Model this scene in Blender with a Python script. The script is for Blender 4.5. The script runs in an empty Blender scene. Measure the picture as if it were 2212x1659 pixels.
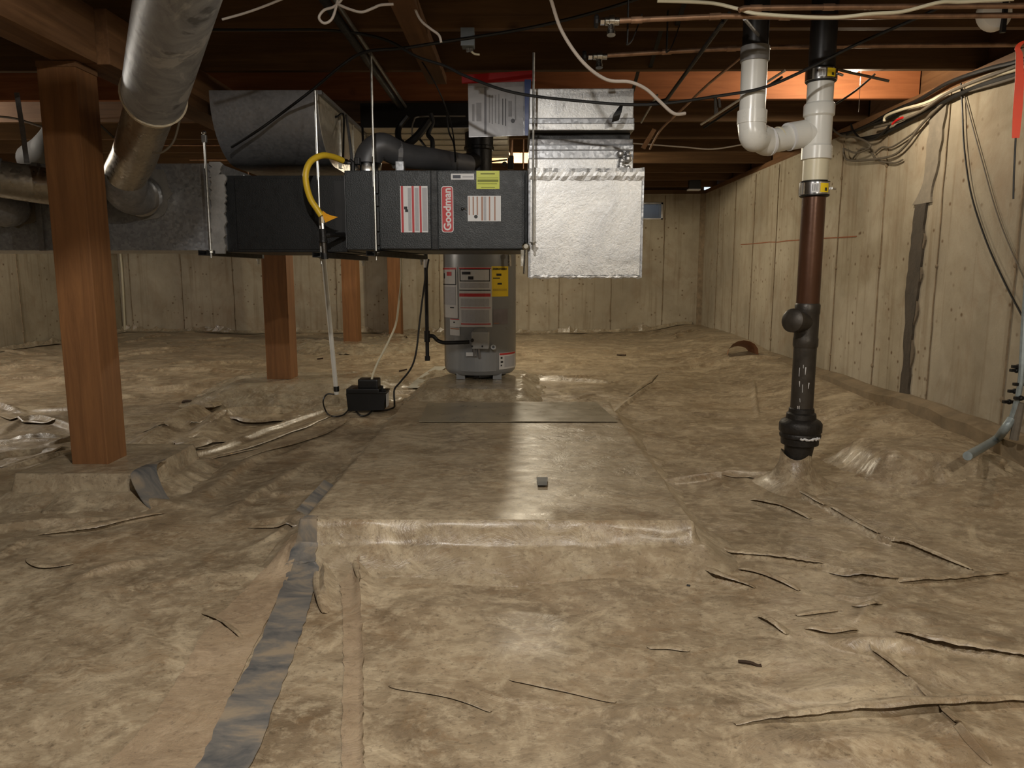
import bpy, bmesh, math, random
import numpy as np
from mathutils import Vector, Matrix, noise
random.seed(7); rng = np.random.default_rng(7)
SC = bpy.context.scene
COL = SC.collection

# ------------------------------------------------------------------ camera, world, lights, exposure
F_PX, W_PX, H_PX = 1600.0, 2212.0, 1659.0
CAM_H, PITCH, YAW = 0.85, math.atan(239.5 / 1600.0), math.atan(14 / 1600.0)
cd = bpy.data.cameras.new('camera'); cam = bpy.data.objects.new('camera', cd); COL.objects.link(cam)
cam.location = (0, 0, CAM_H); cam.rotation_euler = (math.pi / 2 - PITCH, 0, YAW)
cd.sensor_width = 36.0; cd.lens = 36.0 * F_PX / W_PX; cd.clip_start = 0.02; cd.clip_end = 100
SC.camera = cam
CR = cam.rotation_euler.to_matrix()

world = bpy.data.worlds.new('daylight'); SC.world = world; world.use_nodes = True
wb = world.node_tree.nodes['Background']
wb.inputs['Color'].default_value = (0.68, 0.80, 1.0, 1); wb.inputs['Strength'].default_value = 1.2

def light(name, kind, loc, power, color, size=0.04, rot=None, size_y=None, parent=None):
    l = bpy.data.lights.new(name, kind); l.energy = power; l.color = color
    if kind == 'AREA':
        l.size = size
        if size_y: l.shape = 'RECTANGLE'; l.size_y = size_y
    else: l.shadow_soft_size = size
    o = bpy.data.objects.new(name, l); COL.objects.link(o); o.location = loc
    if rot: o.rotation_euler = rot
    return o

vs = SC.view_settings
vs.view_transform = 'Standard'; vs.look = 'None'; vs.gamma = 1; vs.use_curve_mapping = False
vs.exposure = 0.2
# ceiling bulbs of the crawl space: (position, watts, colour)
LAMPS = {
    'bay':    ((1.66, 3.88, 1.862), 18, (1.0, 0.86, 0.66)),
    'heater': ((-0.03, 6.40, 1.905), 72, (1.0, 0.88, 0.66)),
    'near':   ((-0.28, 1.02, 1.892), 70, (1.0, 0.96, 0.90)),
    'left':   ((-4.30, 4.60, 1.905), 80, (1.0, 0.94, 0.84)),
    'rear':   ((1.05, -0.20, 1.895), 76, (1.0, 0.93, 0.80)),
}

# ------------------------------------------------------------------ pixel rays
def ray(px, py):
    return (CR @ Vector(((px - W_PX / 2) / F_PX, (H_PX / 2 - py) / F_PX, -1))).normalized()
C0 = Vector((0, 0, CAM_H))
def P(px, py, Y):
    d = ray(px, py); return C0 + d * (Y / d.y)
def G(px, py, z=0.0):
    d = ray(px, py); return C0 + d * ((z - CAM_H) / d.z)
def PX(px, py, X):
    d = ray(px, py); return C0 + d * (X / d.x)

# ------------------------------------------------------------------ materials
MATS = {}
def _nt(name):
    m = bpy.data.materials.new(name); m.use_nodes = True
    nt = m.node_tree; b = nt.nodes['Principled BSDF']; MATS[name] = m
    return m, nt, b
def N(nt, t, **kw):
    n = nt.nodes.new(t)
    for k, v in kw.items():
        if k in n.inputs: n.inputs[k].default_value = v
        else: setattr(n, k, v)
    return n
def c4(c): return (c[0], c[1], c[2], 1)
def srgb(r, g, b):
    f = lambda v: (v / 255 / 12.92) if v / 255 <= 0.04045 else ((v / 255 + 0.055) / 1.055) ** 2.4
    return (f(r), f(g), f(b))
def noise_tex(nt, vec, scale, detail=4, rough=0.55, dist=0.0, stretch=None, off=(0, 0, 0)):
    if stretch is not None:
        mp = N(nt, 'ShaderNodeMapping'); mp.inputs['Scale'].default_value = stretch
        mp.inputs['Location'].default_value = off
        nt.links.new(vec, mp.inputs['Vector']); vec = mp.outputs['Vector']
    t = N(nt, 'ShaderNodeTexNoise', Scale=scale, Detail=detail, Roughness=rough, Distortion=dist)
    nt.links.new(vec, t.inputs['Vector']); return t.outputs['Fac']
def ramp(nt, fac, stops):
    r = N(nt, 'ShaderNodeValToRGB'); e = r.color_ramp.elements
    while len(e) < len(stops): e.new(0.5)
    for i, (p, c) in enumerate(stops): e[i].position = p; e[i].color = c4(c)
    nt.links.new(fac, r.inputs['Fac']); return r.outputs['Color']
def vramp(nt, fac, a, b, lo=0.0, hi=1.0):
    r = N(nt, 'ShaderNodeMapRange'); r.inputs['From Min'].default_value = a; r.inputs['From Max'].default_value = b
    r.inputs['To Min'].default_value = lo; r.inputs['To Max'].default_value = hi
    nt.links.new(fac, r.inputs['Value']); return r.outputs['Result']
def mix(nt, fac, a, b, mode='MIX'):
    m = N(nt, 'ShaderNodeMix'); m.data_type = 'RGBA'; m.blend_type = mode
    if isinstance(fac, (int, float)): m.inputs[0].default_value = fac
    else: nt.links.new(fac, m.inputs[0])
    for s, v in ((6, a), (7, b)):
        if isinstance(v, tuple): m.inputs[s].default_value = c4(v)
        else: nt.links.new(v, m.inputs[s])
    return m.outputs[2]
def bump(nt, b, h, strength, dist=0.01, prev=None):
    n = N(nt, 'ShaderNodeBump', Strength=strength, Distance=dist)
    nt.links.new(h, n.inputs['Height'])
    if prev is not None: nt.links.new(prev, n.inputs['Normal'])
    nt.links.new(n.outputs['Normal'], b.inputs['Normal']); return n.outputs['Normal']

def M(name, col, rough=0.5, metal=0.0, var=0.18, scale=9, bmp=0.0, bscale=60, stretch=(1, 1, 1), emit=0, spec=0.5, coat=0):
    if name in MATS: return MATS[name]
    m, nt, b = _nt(name)
    tc = N(nt, 'ShaderNodeTexCoord').outputs['Object']
    f = noise_tex(nt, tc, scale, 5, 0.6, 0.2, stretch)
    lo = tuple(x * (1 - var) for x in col); hi = tuple(min(1, x * (1 + var)) for x in col)
    nt.links.new(ramp(nt, f, [(0.3, lo), (0.7, hi)]), b.inputs['Base Color'])
    nt.links.new(vramp(nt, f, 0.3, 0.7, max(0.03, rough - 0.07), min(1, rough + 0.07)), b.inputs['Roughness'])
    b.inputs['Metallic'].default_value = metal; b.inputs['Specular IOR Level'].default_value = spec
    if coat: b.inputs['Coat Weight'].default_value = coat
    if bmp: bump(nt, b, noise_tex(nt, tc, bscale, 3), bmp, 0.004)
    if emit:
        b.inputs['Emission Color'].default_value = c4(col); b.inputs['Emission Strength'].default_value = emit
    return m

def wood(name, a, b_, axis=0, rough=0.7):
    m, nt, b = _nt(name)
    tc = N(nt, 'ShaderNodeTexCoord').outputs['Object']
    st = [14, 14, 14]; st[axis] = 0.9
    g = noise_tex(nt, tc, 2.2, 6, 0.65, 0.6, tuple(st))
    big = noise_tex(nt, tc, 2.3, 3, 0.5, 0.3)
    c = ramp(nt, g, [(0.25, tuple(x * 0.62 for x in a)), (0.5, a), (0.75, b_)])
    c = mix(nt, vramp(nt, big, 0.35, 0.7, 0, 0.55), c, tuple(x * 0.6 for x in a))
    # knots
    v = N(nt, 'ShaderNodeTexVoronoi', Scale=2.6); nt.links.new(tc, v.inputs['Vector'])
    c = mix(nt, vramp(nt, v.outputs['Distance'], 0.03, 0.09, 0.75, 0), c, tuple(x * 0.3 for x in a))
    nt.links.new(c, b.inputs['Base Color']); b.inputs['Roughness'].default_value = rough
    b.inputs['Specular IOR Level'].default_value = 0.3
    bump(nt, b, g, 0.25, 0.003)
    return m

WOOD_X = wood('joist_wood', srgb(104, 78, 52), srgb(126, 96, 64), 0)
WOOD_Y = wood('beam_wood', srgb(112, 80, 52), srgb(136, 100, 66), 1)
WOOD_Z = wood('post_wood', srgb(130, 90, 56), srgb(148, 104, 64), 2)
WOOD_LIT = wood('lamplit_joist_wood', srgb(158, 98, 60), srgb(178, 114, 72), 0)  # joist wood made more orange: the bulb's glow put into the colour

def concrete(name, axis):
    m, nt, b = _nt(name)
    tc = N(nt, 'ShaderNodeTexCoord').outputs['Object']
    big = noise_tex(nt, tc, 1.1, 5, 0.6, 0.4)
    mid = noise_tex(nt, tc, 6, 6, 0.65)
    st = (16, 16, 0.7)
    streak = noise_tex(nt, tc, 1.4, 4, 0.6, 0.2, st)
    fine = noise_tex(nt, tc, 90, 4, 0.7)
    c = ramp(nt, big, [(0.3, srgb(146, 137, 120)), (0.55, srgb(172, 162, 142)), (0.8, srgb(186, 176, 156))])
    c = mix(nt, vramp(nt, mid, 0.45, 0.75, 0, 0.35), c, srgb(132, 118, 94))
    c = mix(nt, vramp(nt, streak, 0.52, 0.70, 0, 0.45), c, srgb(116, 98, 72))
    c = mix(nt, vramp(nt, noise_tex(nt, tc, 2.6, 6, 0.7, 0.9, (1, 1, .7), (5, 3, 1)), 0.52, 0.68, 0, 0.4), c, srgb(136, 112, 88))
    pv = N(nt, 'ShaderNodeTexVoronoi', Scale=15); nt.links.new(tc, pv.inputs['Vector'])
    spots = N(nt, 'ShaderNodeMath', operation='MULTIPLY')
    nt.links.new(vramp(nt, pv.outputs['Distance'], 0.08, 0.2, 1, 0), spots.inputs[0])
    nt.links.new(vramp(nt, noise_tex(nt, tc, 2.2, 3), 0.48, 0.58, 0, 0.85), spots.inputs[1])
    c = mix(nt, spots.outputs[0], c, srgb(96, 72, 48))
    nt.links.new(c, b.inputs['Base Color']); b.inputs['Roughness'].default_value = 0.9
    b.inputs['Specular IOR Level'].default_value = 0.2
    p = bump(nt, b, mid, 0.35, 0.008); bump(nt, b, fine, 0.35, 0.003, p)
    return m
CONC = concrete('poured_concrete', 0)

def plastic_sheet(name, dark, midc, light_, rough=0.42, yel=0.3, spec=0.5):
    m, nt, b = _nt(name)
    tc = N(nt, 'ShaderNodeTexCoord').outputs['Object']
    big = noise_tex(nt, tc, 0.9, 5, 0.62, 0.8)
    mid = noise_tex(nt, tc, 4.2, 7, 0.68, 0.7)
    strk = noise_tex(nt, tc, 3.0, 5, 0.6, 0.9, (1, 1.5, 1), (3, 5, 0))
    fine = noise_tex(nt, tc, 26, 6, 0.7, 0.3)
    c = ramp(nt, mid, [(0.3, dark), (0.5, midc), (0.72, light_)])
    c = mix(nt, vramp(nt, big, 0.35, 0.68, 0, 0.55), c, midc)
    c = mix(nt, vramp(nt, strk, 0.52, 0.70, 0, 0.6), c, dark)
    c = mix(nt, vramp(nt, noise_tex(nt, tc, 13, 6, 0.7, 1.2, (1, 1.5, 1), (1, 7, 2)), 0.53, 0.66, 0, 0.45), c, tuple(x * 0.8 for x in dark))
    c = mix(nt, vramp(nt, noise_tex(nt, tc, 1.7, 4, 0.6, 0.5, (1, 1, 1), (9, 2, 4)), 0.55, 0.72, 0, yel), c, srgb(158, 130, 96))
    c = mix(nt, vramp(nt, fine, 0.49, 0.64, 0, 0.6), c, light_)
    st2 = noise_tex(nt, tc, 5.5, 7, 0.72, 1.4, (1, 1.2, 1), (4, 11, 3))
    c = mix(nt, vramp(nt, st2, 0.54, 0.64, 0, 0.30 + yel * .4), c, srgb(132, 106, 76))
    cru = noise_tex(nt, tc, 3.1, 8, 0.75, 0.8, (1, 1, 1), (14, 1, 8))
    c = mix(nt, vramp(nt, cru, 0.54, 0.64, 0, 0.6), c, tuple(min(1, x * 1.18) for x in light_))
    grit = noise_tex(nt, tc, 75, 4, 0.75)
    c = mix(nt, vramp(nt, grit, 0.56, 0.68, 0, 0.55), c, tuple(x * 0.55 for x in dark))
    nt.links.new(c, b.inputs['Base Color'])
    nt.links.new(vramp(nt, mid, 0.3, 0.7, rough - 0.1, rough + 0.16), b.inputs['Roughness'])
    b.inputs['Specular IOR Level'].default_value = spec
    b.inputs['Coat Weight'].default_value = 0.3 if rough < .3 else 0.16; b.inputs['Coat Roughness'].default_value = 0.16 if rough < .3 else .24
    cr = noise_tex(nt, tc, 7, 6, 0.65, 1.6, (1.0, 1.5, 1))
    p = bump(nt, b, cr, 0.4, 0.02); bump(nt, b, fine, 0.22, 0.004, p)
    return m
FLOOR = plastic_sheet('ground_sheet', srgb(106, 90, 70), srgb(152, 135, 110), srgb(192, 176, 148), 0.36)
SHEET = plastic_sheet('pad_sheet', srgb(118, 102, 82), srgb(158, 142, 117), srgb(190, 175, 148), 0.33, 0.25)
CLEAR = plastic_sheet('crinkled_sheet', srgb(120, 106, 86), srgb(154, 140, 116), srgb(186, 174, 150), 0.24, 0.05, 0.7)
PALE = plastic_sheet('overlap_sheet', srgb(140, 120, 98), srgb(160, 140, 114), srgb(174, 154, 128), 0.45, 0.1)

def tape_mat():
    m, nt, b = _nt('seam_tape')
    tc = N(nt, 'ShaderNodeTexCoord').outputs['Object']
    f = noise_tex(nt, tc, 5, 6, 0.65, 0.6, (1, 2.2, 1)); s = noise_tex(nt, tc, 2.2, 5, 0.7)
    c = ramp(nt, f, [(0.36, srgb(76, 78, 80)), (0.5, srgb(112, 108, 102)), (0.62, srgb(146, 132, 112))])
    nt.links.new(c, b.inputs['Base Color']); b.inputs['Roughness'].default_value = 0.5
    bump(nt, b, s, 0.3, 0.01); return m
TAPE = tape_mat()

def galv(name, base, rough=0.36, spangle=0.5, metal=0.85, sc=90):
    m, nt, b = _nt(name)
    tc = N(nt, 'ShaderNodeTexCoord').outputs['Object']
    v = N(nt, 'ShaderNodeTexVoronoi', Scale=sc); nt.links.new(tc, v.inputs['Vector'])
    sep = N(nt, 'ShaderNodeSeparateColor'); nt.links.new(v.outputs['Color'], sep.inputs[0])
    c = ramp(nt, sep.outputs[0], [(0.0, tuple(x * (1 - spangle) for x in base)), (1.0, tuple(min(1, x * (1 + spangle * 0.6)) for x in base))])
    d = noise_tex(nt, tc, 5, 5, 0.6, 0.5)
    c = mix(nt, vramp(nt, d, 0.45, 0.75, 0, 0.45), c, tuple(x * 0.55 for x in base))
    nt.links.new(c, b.inputs['Base Color']); b.inputs['Metallic'].default_value = metal
    nt.links.new(vramp(nt, sep.outputs[1], 0, 1, rough - 0.08, rough + 0.14), b.inputs['Roughness'])
    bump(nt, b, noise_tex(nt, tc, 3.5, 3), 0.12, 0.02)
    return m
GALV = galv('galvanized_steel', srgb(158, 160, 164), 0.42, 0.22, 0.7)
GALV_D = galv('dull_galvanized', srgb(138, 138, 140), 0.5, 0.12, 0.6)
GALV_W = galv('warm_galvanized', srgb(168, 160, 146), 0.34, 0.12, 0.85)
GALV_LIT = galv('lit_galvanized', srgb(196, 190, 176), 0.4, 0.06, 0.4)  # paler, creamier galvanized: lamplight on these duct faces put into the colour
FLUE = M('flue_grey', srgb(84, 84, 86), .5, .3, .2, 10)
RODM = M('bright_rod', srgb(220, 216, 206), .35, .3, .05)
def wrap_mat():
    m, nt, b = _nt('grey_duct_wrap')
    tc = N(nt, 'ShaderNodeTexCoord').outputs['Object']
    a_ = noise_tex(nt, tc, 9, 6, 0.65, 1.2); d_ = noise_tex(nt, tc, 5, 5, 0.6, 2.0, (1, 1, 1), (4, 4, 2)); k_ = noise_tex(nt, tc, 14, 3, 0.5, 0.3, (1, 1, 1), (9, 1, 1))
    c = ramp(nt, a_, [(0.35, srgb(118, 122, 130)), (0.6, srgb(150, 154, 162))])
    c = mix(nt, vramp(nt, d_, 0.54, 0.62, 0, 0.6), c, srgb(190, 192, 196)); c = mix(nt, vramp(nt, k_, 0.62, 0.68, 0, 0.7), c, srgb(70, 72, 78))
    nt.links.new(c, b.inputs['Base Color']); b.inputs['Metallic'].default_value = 0.15; b.inputs['Roughness'].default_value = 0.5
    bump(nt, b, a_, 0.2, 0.01); return m
WRAP = wrap_mat()

def foil():
    m, nt, b = _nt('foil_facing')
    tc = N(nt, 'ShaderNodeTexCoord').outputs['Object']
    n1 = noise_tex(nt, tc, 60, 5, 0.6, 1.6); n2 = noise_tex(nt, tc, 4, 4, 0.55, 0.8)
    c = ramp(nt, n1, [(0.3, srgb(164, 164, 164)), (0.7, srgb(206, 205, 202))])
    nt.links.new(mix(nt, vramp(nt, n2, 0.4, 0.7, 0, 0.5), c, srgb(150, 152, 156)), b.inputs['Base Color'])
    b.inputs['Metallic'].default_value = 0.85
    nt.links.new(vramp(nt, n1, 0.3, 0.7, 0.36, 0.5), b.inputs['Roughness'])
    p = bump(nt, b, n2, 0.15, 0.03); bump(nt, b, n1, 0.22, 0.004, p); return m
FOIL = foil()
BLACKM = M('black_cabinet', srgb(29, 32, 34), 0.42, 0.2, 0.1, 30, 0.35, 220)
DARKM = M('dark_cabinet', srgb(8, 9, 10), 0.5, 0.2, 0.1, 30, 0.2, 200)  # cabinet black, deepened to carry the shadow over the coil
BLACK = M('black_plastic', srgb(9, 9, 10), 0.45, 0, 0.1)
BLKPIPE = M('black_iron', srgb(26, 25, 25), 0.5, 0.4, 0.3, 30, 0.3, 90)
STEEL = M('zinc_rod', srgb(176, 176, 172), 0.35, 0.9, 0.15, 60)
CHROME = M('bright_metal', srgb(205, 205, 205), 0.18, 1.0, 0.05)
BRONZE = M('valve_metal', srgb(190, 188, 180), 0.25, 1.0, 0.15, 40)
COPPER = M('weathered_copper', srgb(158, 126, 102), 0.4, 0.7, 0.3, 26, 0.15, 60)
PVC = M('white_pvc', srgb(205, 204, 198), 0.3, 0, 0.05, 6)
PVC_Y = M('aged_pvc', srgb(200, 192, 166), 0.38, 0, 0.08, 6)
PVC_G = M('grey_pvc', srgb(126, 124, 122), 0.4, 0, 0.1)
ABS = M('black_drain_pipe', srgb(38, 36, 35), 0.36, 0, 0.2, 12)
BROWN = M('copper_drain_pipe', srgb(84, 56, 40), 0.3, 0.5, 0.25, 10, 0.1, 40, (1, 1, 0.25))
DKDRAIN = M('tarnished_drain', srgb(60, 55, 49), 0.42, 0.4, 0.3, 14, 0.25, 50)
CASTI = M('cast_iron', srgb(40, 37, 34), 0.5, 0.4, 0.4, 24, 0.5, 60)
WHITE = M('label_white', srgb(205, 205, 206), 0.5, 0, 0.04)
LGREY = M('print_grey', srgb(160, 160, 164), 0.5, 0, 0.06, 90)
RED = M('print_red', srgb(176, 42, 46), 0.5, 0, 0.04)
RUST = M('print_brown', srgb(150, 104, 80), 0.5, 0, 0.06)
INK = M('print_black', srgb(24, 24, 26), 0.6, 0, 0.05)
YELLOW = M('label_yellow', srgb(228, 196, 24), 0.5, 0, 0.04)
LIME = M('label_lime', srgb(196, 204, 70), 0.5, 0, 0.05)
GASY = M('yellow_coating', srgb(206, 172, 44), 0.4, 0, 0.08)
HEATER = M('grey_enamel', srgb(126, 128, 130), 0.32, 0.1, 0.05, 4)
CREAMW = M('cream_cable', srgb(206, 198, 172), 0.45, 0, 0.06)
WHITEW = M('white_cable', srgb(176, 166, 156), 0.5, 0, 0.08)
BLACKW = M('black_cable', srgb(14, 13, 13), 0.5, 0, 0.1)
GREYW = M('grey_cable', srgb(96, 88, 76), 0.6, 0, 0.15)
REDTAPE = M('red_tape', srgb(190, 20, 22), 0.45, 0, 0.06)
ORANGE = M('orange_ribbon', srgb(226, 74, 44), 0.5, 0, 0.08)
BLUE = M('blue_zip', srgb(34, 70, 150), 0.35, 0, 0.08)
MASTIC = M('duct_mastic', srgb(122, 120, 117), 0.75, 0, 0.2, 20, 0.6, 30)
MASTIC_D = M('old_mastic', srgb(112, 104, 92), 0.8, 0, 0.2, 20, 0.6, 30)
TAR = M('crack_sealant', srgb(70, 62, 52), 0.8, 0, 0.3, 30, 0.8, 40, (1, 1, 0.3))
SEALG = M('grey_sealant', srgb(128, 120, 106), 0.8, 0, 0.15, 20, 0.4, 40)
SEAM = M('form_seam', srgb(128, 112, 90), 0.9, 0, 0.3, 20, 0.4, 60)
FOOT = M('footing_concrete', srgb(128, 112, 88), 0.9, 0, 0.25, 8, 0.6, 40)
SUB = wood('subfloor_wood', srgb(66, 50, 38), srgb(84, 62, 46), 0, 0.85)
DIRT = M('dirt_bits', srgb(60, 44, 30), 0.9, 0, 0.3)
PORC = M('porcelain', srgb(226, 222, 212), 0.3, 0, 0.04)
HOSE = M('blue_grey_hose', srgb(140, 150, 152), 0.4, 0.2, 0.2, 40)
BULB = M('lit_bulb', (1.0, 0.90, 0.74), 0.3, 0, 0.0, emit=10)

# ------------------------------------------------------------------ geometry helpers: every g_* returns (verts, faces)
def g_box(x0, x1, y0, y1, z0, z1, bev=0.0):
    x0, x1 = min(x0, x1), max(x0, x1); y0, y1 = min(y0, y1), max(y0, y1); z0, z1 = min(z0, z1), max(z0, z1)
    if bev:
        bm = bmesh.new(); bmesh.ops.create_cube(bm, size=1)
        for v in bm.verts:
            v.co = Vector(((x0 + x1) / 2 + v.co.x * (x1 - x0), (y0 + y1) / 2 + v.co.y * (y1 - y0), (z0 + z1) / 2 + v.co.z * (z1 - z0)))
        bmesh.ops.bevel(bm, geom=bm.edges[:], offset=min(bev, 0.45 * min(x1 - x0, y1 - y0, z1 - z0)), segments=2, affect='EDGES', profile=0.7)
        bm.verts.ensure_lookup_table(); bm.verts.index_update()
        vs_ = [tuple(v.co) for v in bm.verts]; fs = [[v.index for v in f.verts] for f in bm.faces]; bm.free()
        return vs_, fs
    v = [(x, y, z) for x in (x0, x1) for y in (y0, y1) for z in (z0, z1)]
    return v, [[0, 1, 3, 2], [4, 6, 7, 5], [0, 4, 5, 1], [2, 3, 7, 6], [0, 2, 6, 4], [1, 5, 7, 3]]
def smooth_path(pts, n=8):
    pts = [Vector(p) for p in pts]
    if len(pts) < 3: return pts
    out = []
    for i in range(len(pts) - 1):
        p0 = pts[max(0, i - 1)]; p1 = pts[i]; p2 = pts[i + 1]; p3 = pts[min(len(pts) - 1, i + 2)]
        for k in range(n):
            t = k / n
            out.append(0.5 * ((2 * p1) + (p2 - p0) * t + (2 * p0 - 5 * p1 + 4 * p2 - p3) * t * t + (3 * p1 - p0 - 3 * p2 + p3) * t ** 3))
    out.append(pts[-1]); return out
def g_tube(pts, r, n=10, smooth=0, cap=True):
    if smooth:
        rr = r
        if isinstance(r, (list, tuple)):
            rr = []
            for i in range(len(pts) - 1):
                for k in range(smooth): rr.append(r[i] + (r[i + 1] - r[i]) * k / smooth)
            rr.append(r[-1])
        pts = smooth_path(pts, smooth); r = rr
        if isinstance(r, list) and len(r) != len(pts): r = [r[min(i, len(r) - 1)] for i in range(len(pts))]
    pts = [Vector(p) for p in pts]
    if not isinstance(r, (list, tuple)): r = [r] * len(pts)
    V, Fc = [], []
    t0 = (pts[1] - pts[0]).normalized()
    up = Vector((0, 0, 1)) if abs(t0.z) < 0.9 else Vector((1, 0, 0))
    u = t0.cross(up).normalized()
    for i, p in enumerate(pts):
        t = (pts[min(i + 1, len(pts) - 1)] - pts[max(i - 1, 0)])
        t = t.normalized() if t.length > 1e-9 else t0
        u = (u - t * u.dot(t)).normalized(); w = t.cross(u)
        for k in range(n):
            a = 2 * math.pi * k / n
            V.append(tuple(p + (u * math.cos(a) + w * math.sin(a)) * r[i]))
    for i in range(len(pts) - 1):
        for k in range(n):
            k2 = (k + 1) % n
            Fc.append([i * n + k, i * n + k2, (i + 1) * n + k2, (i + 1) * n + k])
    if cap:
        Fc.append(list(range(n))[::-1]); Fc.append([(len(pts) - 1) * n + k for k in range(n)])
    return V, Fc
def g_cyl(a, b, r, n=20, r2=None): return g_tube([a, b], [r, r if r2 is None else r2], n)
def g_lathe(base, axis, prof, n=28):
    """prof: (radius, height) pairs along axis from base"""
    base, axis = Vector(base), Vector(axis).normalized()
    up = Vector((0, 0, 1)) if abs(axis.z) < 0.9 else Vector((1, 0, 0))
    u = axis.cross(up).normalized(); w = axis.cross(u)
    V, Fc = [], []
    for (r, h) in prof:
        for k in range(n):
            a = 2 * math.pi * k / n
            V.append(tuple(base + axis * h + (u * math.cos(a) + w * math.sin(a)) * r))
    for i in range(len(prof) - 1):
        for k in range(n):
            k2 = (k + 1) % n; Fc.append([i * n + k, (i + 1) * n + k, (i + 1) * n + k2, i * n + k2])
    Fc.append(list(range(n))); Fc.append([(len(prof) - 1) * n + k for k in range(n)][::-1])
    return V, Fc
def g_prism(poly, axis, a, b):
    """extrude polygon (2-D points) along axis 0/1/2 from a to b"""
    n = len(poly); V = []
    for s in (a, b):
        for (p, q) in poly:
            V.append({0: (s, p, q), 1: (p, s, q), 2: (p, q, s)}[axis])
    Fc = [[i, (i + 1) % n, n + (i + 1) % n, n + i] for i in range(n)] + [list(range(n))[::-1], [n + i for i in range(n)]]
    return V, Fc
def g_ball(c, r, n=14, sz=1.0):
    prof = [(max(1e-4, r * math.sin(math.pi * k / n)), -r * sz * math.cos(math.pi * k / n)) for k in range(n + 1)]
    return g_lathe(c, (0, 0, 1), prof, 18)
def g_quad(pts, th, nrm):
    """thin plate from a polygon of 3-D points, thickness th along nrm"""
    nrm = Vector(nrm).normalized(); n = len(pts)
    V = [tuple(Vector(p)) for p in pts] + [tuple(Vector(p) + nrm * th) for p in pts]
    return V, [[i, (i + 1) % n, n + (i + 1) % n, n + i] for i in range(n)] + [list(range(n))[::-1], [n + i for i in range(n)]]
def g_ribbon(pts, side, w, th=0.001, smooth=0):
    """flat band along pts; side = direction of width"""
    if smooth:
        n0 = len(pts); pts = smooth_path(pts, smooth)
        if isinstance(w, (list, tuple)): w = [float(v) for v in np.interp(np.linspace(0, n0 - 1, len(pts)), range(n0), w)]
    pts = [Vector(p) for p in pts]; side = Vector(side).normalized(); V, Fc = [], []
    for i, p in enumerate(pts):
        t = (pts[min(i + 1, len(pts) - 1)] - pts[max(0, i - 1)]).normalized()
        nn = t.cross(side).normalized()
        ww = w[i] if isinstance(w, (list, tuple)) else w
        for s, q in ((-1, -1), (1, -1), (1, 1), (-1, 1)): V.append(tuple(p + side * (s * ww / 2) + nn * (q * th / 2)))
    for i in range(len(pts) - 1):
        for k in range(4): Fc.append([i * 4 + k, i * 4 + (k + 1) % 4, i * 4 + 4 + (k + 1) % 4, i * 4 + 4 + k])
    Fc.append([3, 2, 1, 0]); e = (len(pts) - 1) * 4; Fc.append([e, e + 1, e + 2, e + 3])
    return V, Fc
def join(*gs):
    V, Fc = [], []
    for g in gs:
        o = len(V); V += list(g[0]); Fc += [[i + o for i in f] for f in g[1]]
    return V, Fc

ORG = {}
def part(name, g, mat, parent=None, smooth=False, origin=None):
    V, Fc = g
    if parent is not None: org = ORG[parent.name]
    elif origin is not None: org = Vector(origin)
    else:
        a = np.array(V); org = Vector((float((a[:, 0].min() + a[:, 0].max()) / 2), float((a[:, 1].min() + a[:, 1].max()) / 2), float(a[:, 2].min())))
    me = bpy.data.meshes.new(name)
    me.from_pydata([(v[0] - org.x, v[1] - org.y, v[2] - org.z) for v in V], [], Fc)
    bm = bmesh.new(); bm.from_mesh(me); bmesh.ops.recalc_face_normals(bm, faces=bm.faces[:]); bm.to_mesh(me); bm.free()
    if smooth:
        for p in me.polygons: p.use_smooth = True
        try: me.set_sharp_from_angle(angle=math.radians(40))
        except Exception: pass
    me.materials.append(mat)
    o = bpy.data.objects.new(name, me); COL.objects.link(o)
    if parent is not None: o.parent = parent
    else: o.location = org
    ORG[o.name] = org
    return o
def tag(o, label=None, cat=None, group=None, kind=None):
    if label: o['label'] = label
    if cat: o['category'] = cat
    if group: o['group'] = group
    if kind: o['kind'] = kind
    return o
def thing(name, loc, label, cat, group=None):
    o = bpy.data.objects.new(name, None); COL.objects.link(o); o.location = loc; o.empty_display_size = 0.1
    ORG[o.name] = Vector(loc); return tag(o, label, cat, group)
def text(name, body, size, mat, parent, origin, right, up, extrude=0.0006, bold=0.0, align='CENTER'):
    cu = bpy.data.curves.new(name, 'FONT'); cu.body = body; cu.size = size; cu.extrude = extrude; cu.offset = bold
    cu.align_x = align; cu.align_y = 'CENTER'; cu.resolution_u = 4
    tmp = bpy.data.objects.new('tmp', cu); COL.objects.link(tmp)
    bpy.context.view_layer.update()
    me = bpy.data.meshes.new_from_object(tmp.evaluated_get(bpy.context.evaluated_depsgraph_get()))
    bpy.data.objects.remove(tmp); bpy.data.curves.remove(cu)
    r, u = Vector(right).normalized(), Vector(up).normalized(); n = r.cross(u)
    o0 = Vector(origin) - ORG[parent.name]
    me.transform(Matrix(((r.x, u.x, n.x, o0.x), (r.y, u.y, n.y, o0.y), (r.z, u.z, n.z, o0.z), (0, 0, 0, 1))))
    me.name = name; me.materials.clear(); me.materials.append(mat)
    o = bpy.data.objects.new(name, me); COL.objects.link(o); o.parent = parent; ORG[o.name] = ORG[parent.name]
    return o

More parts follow.
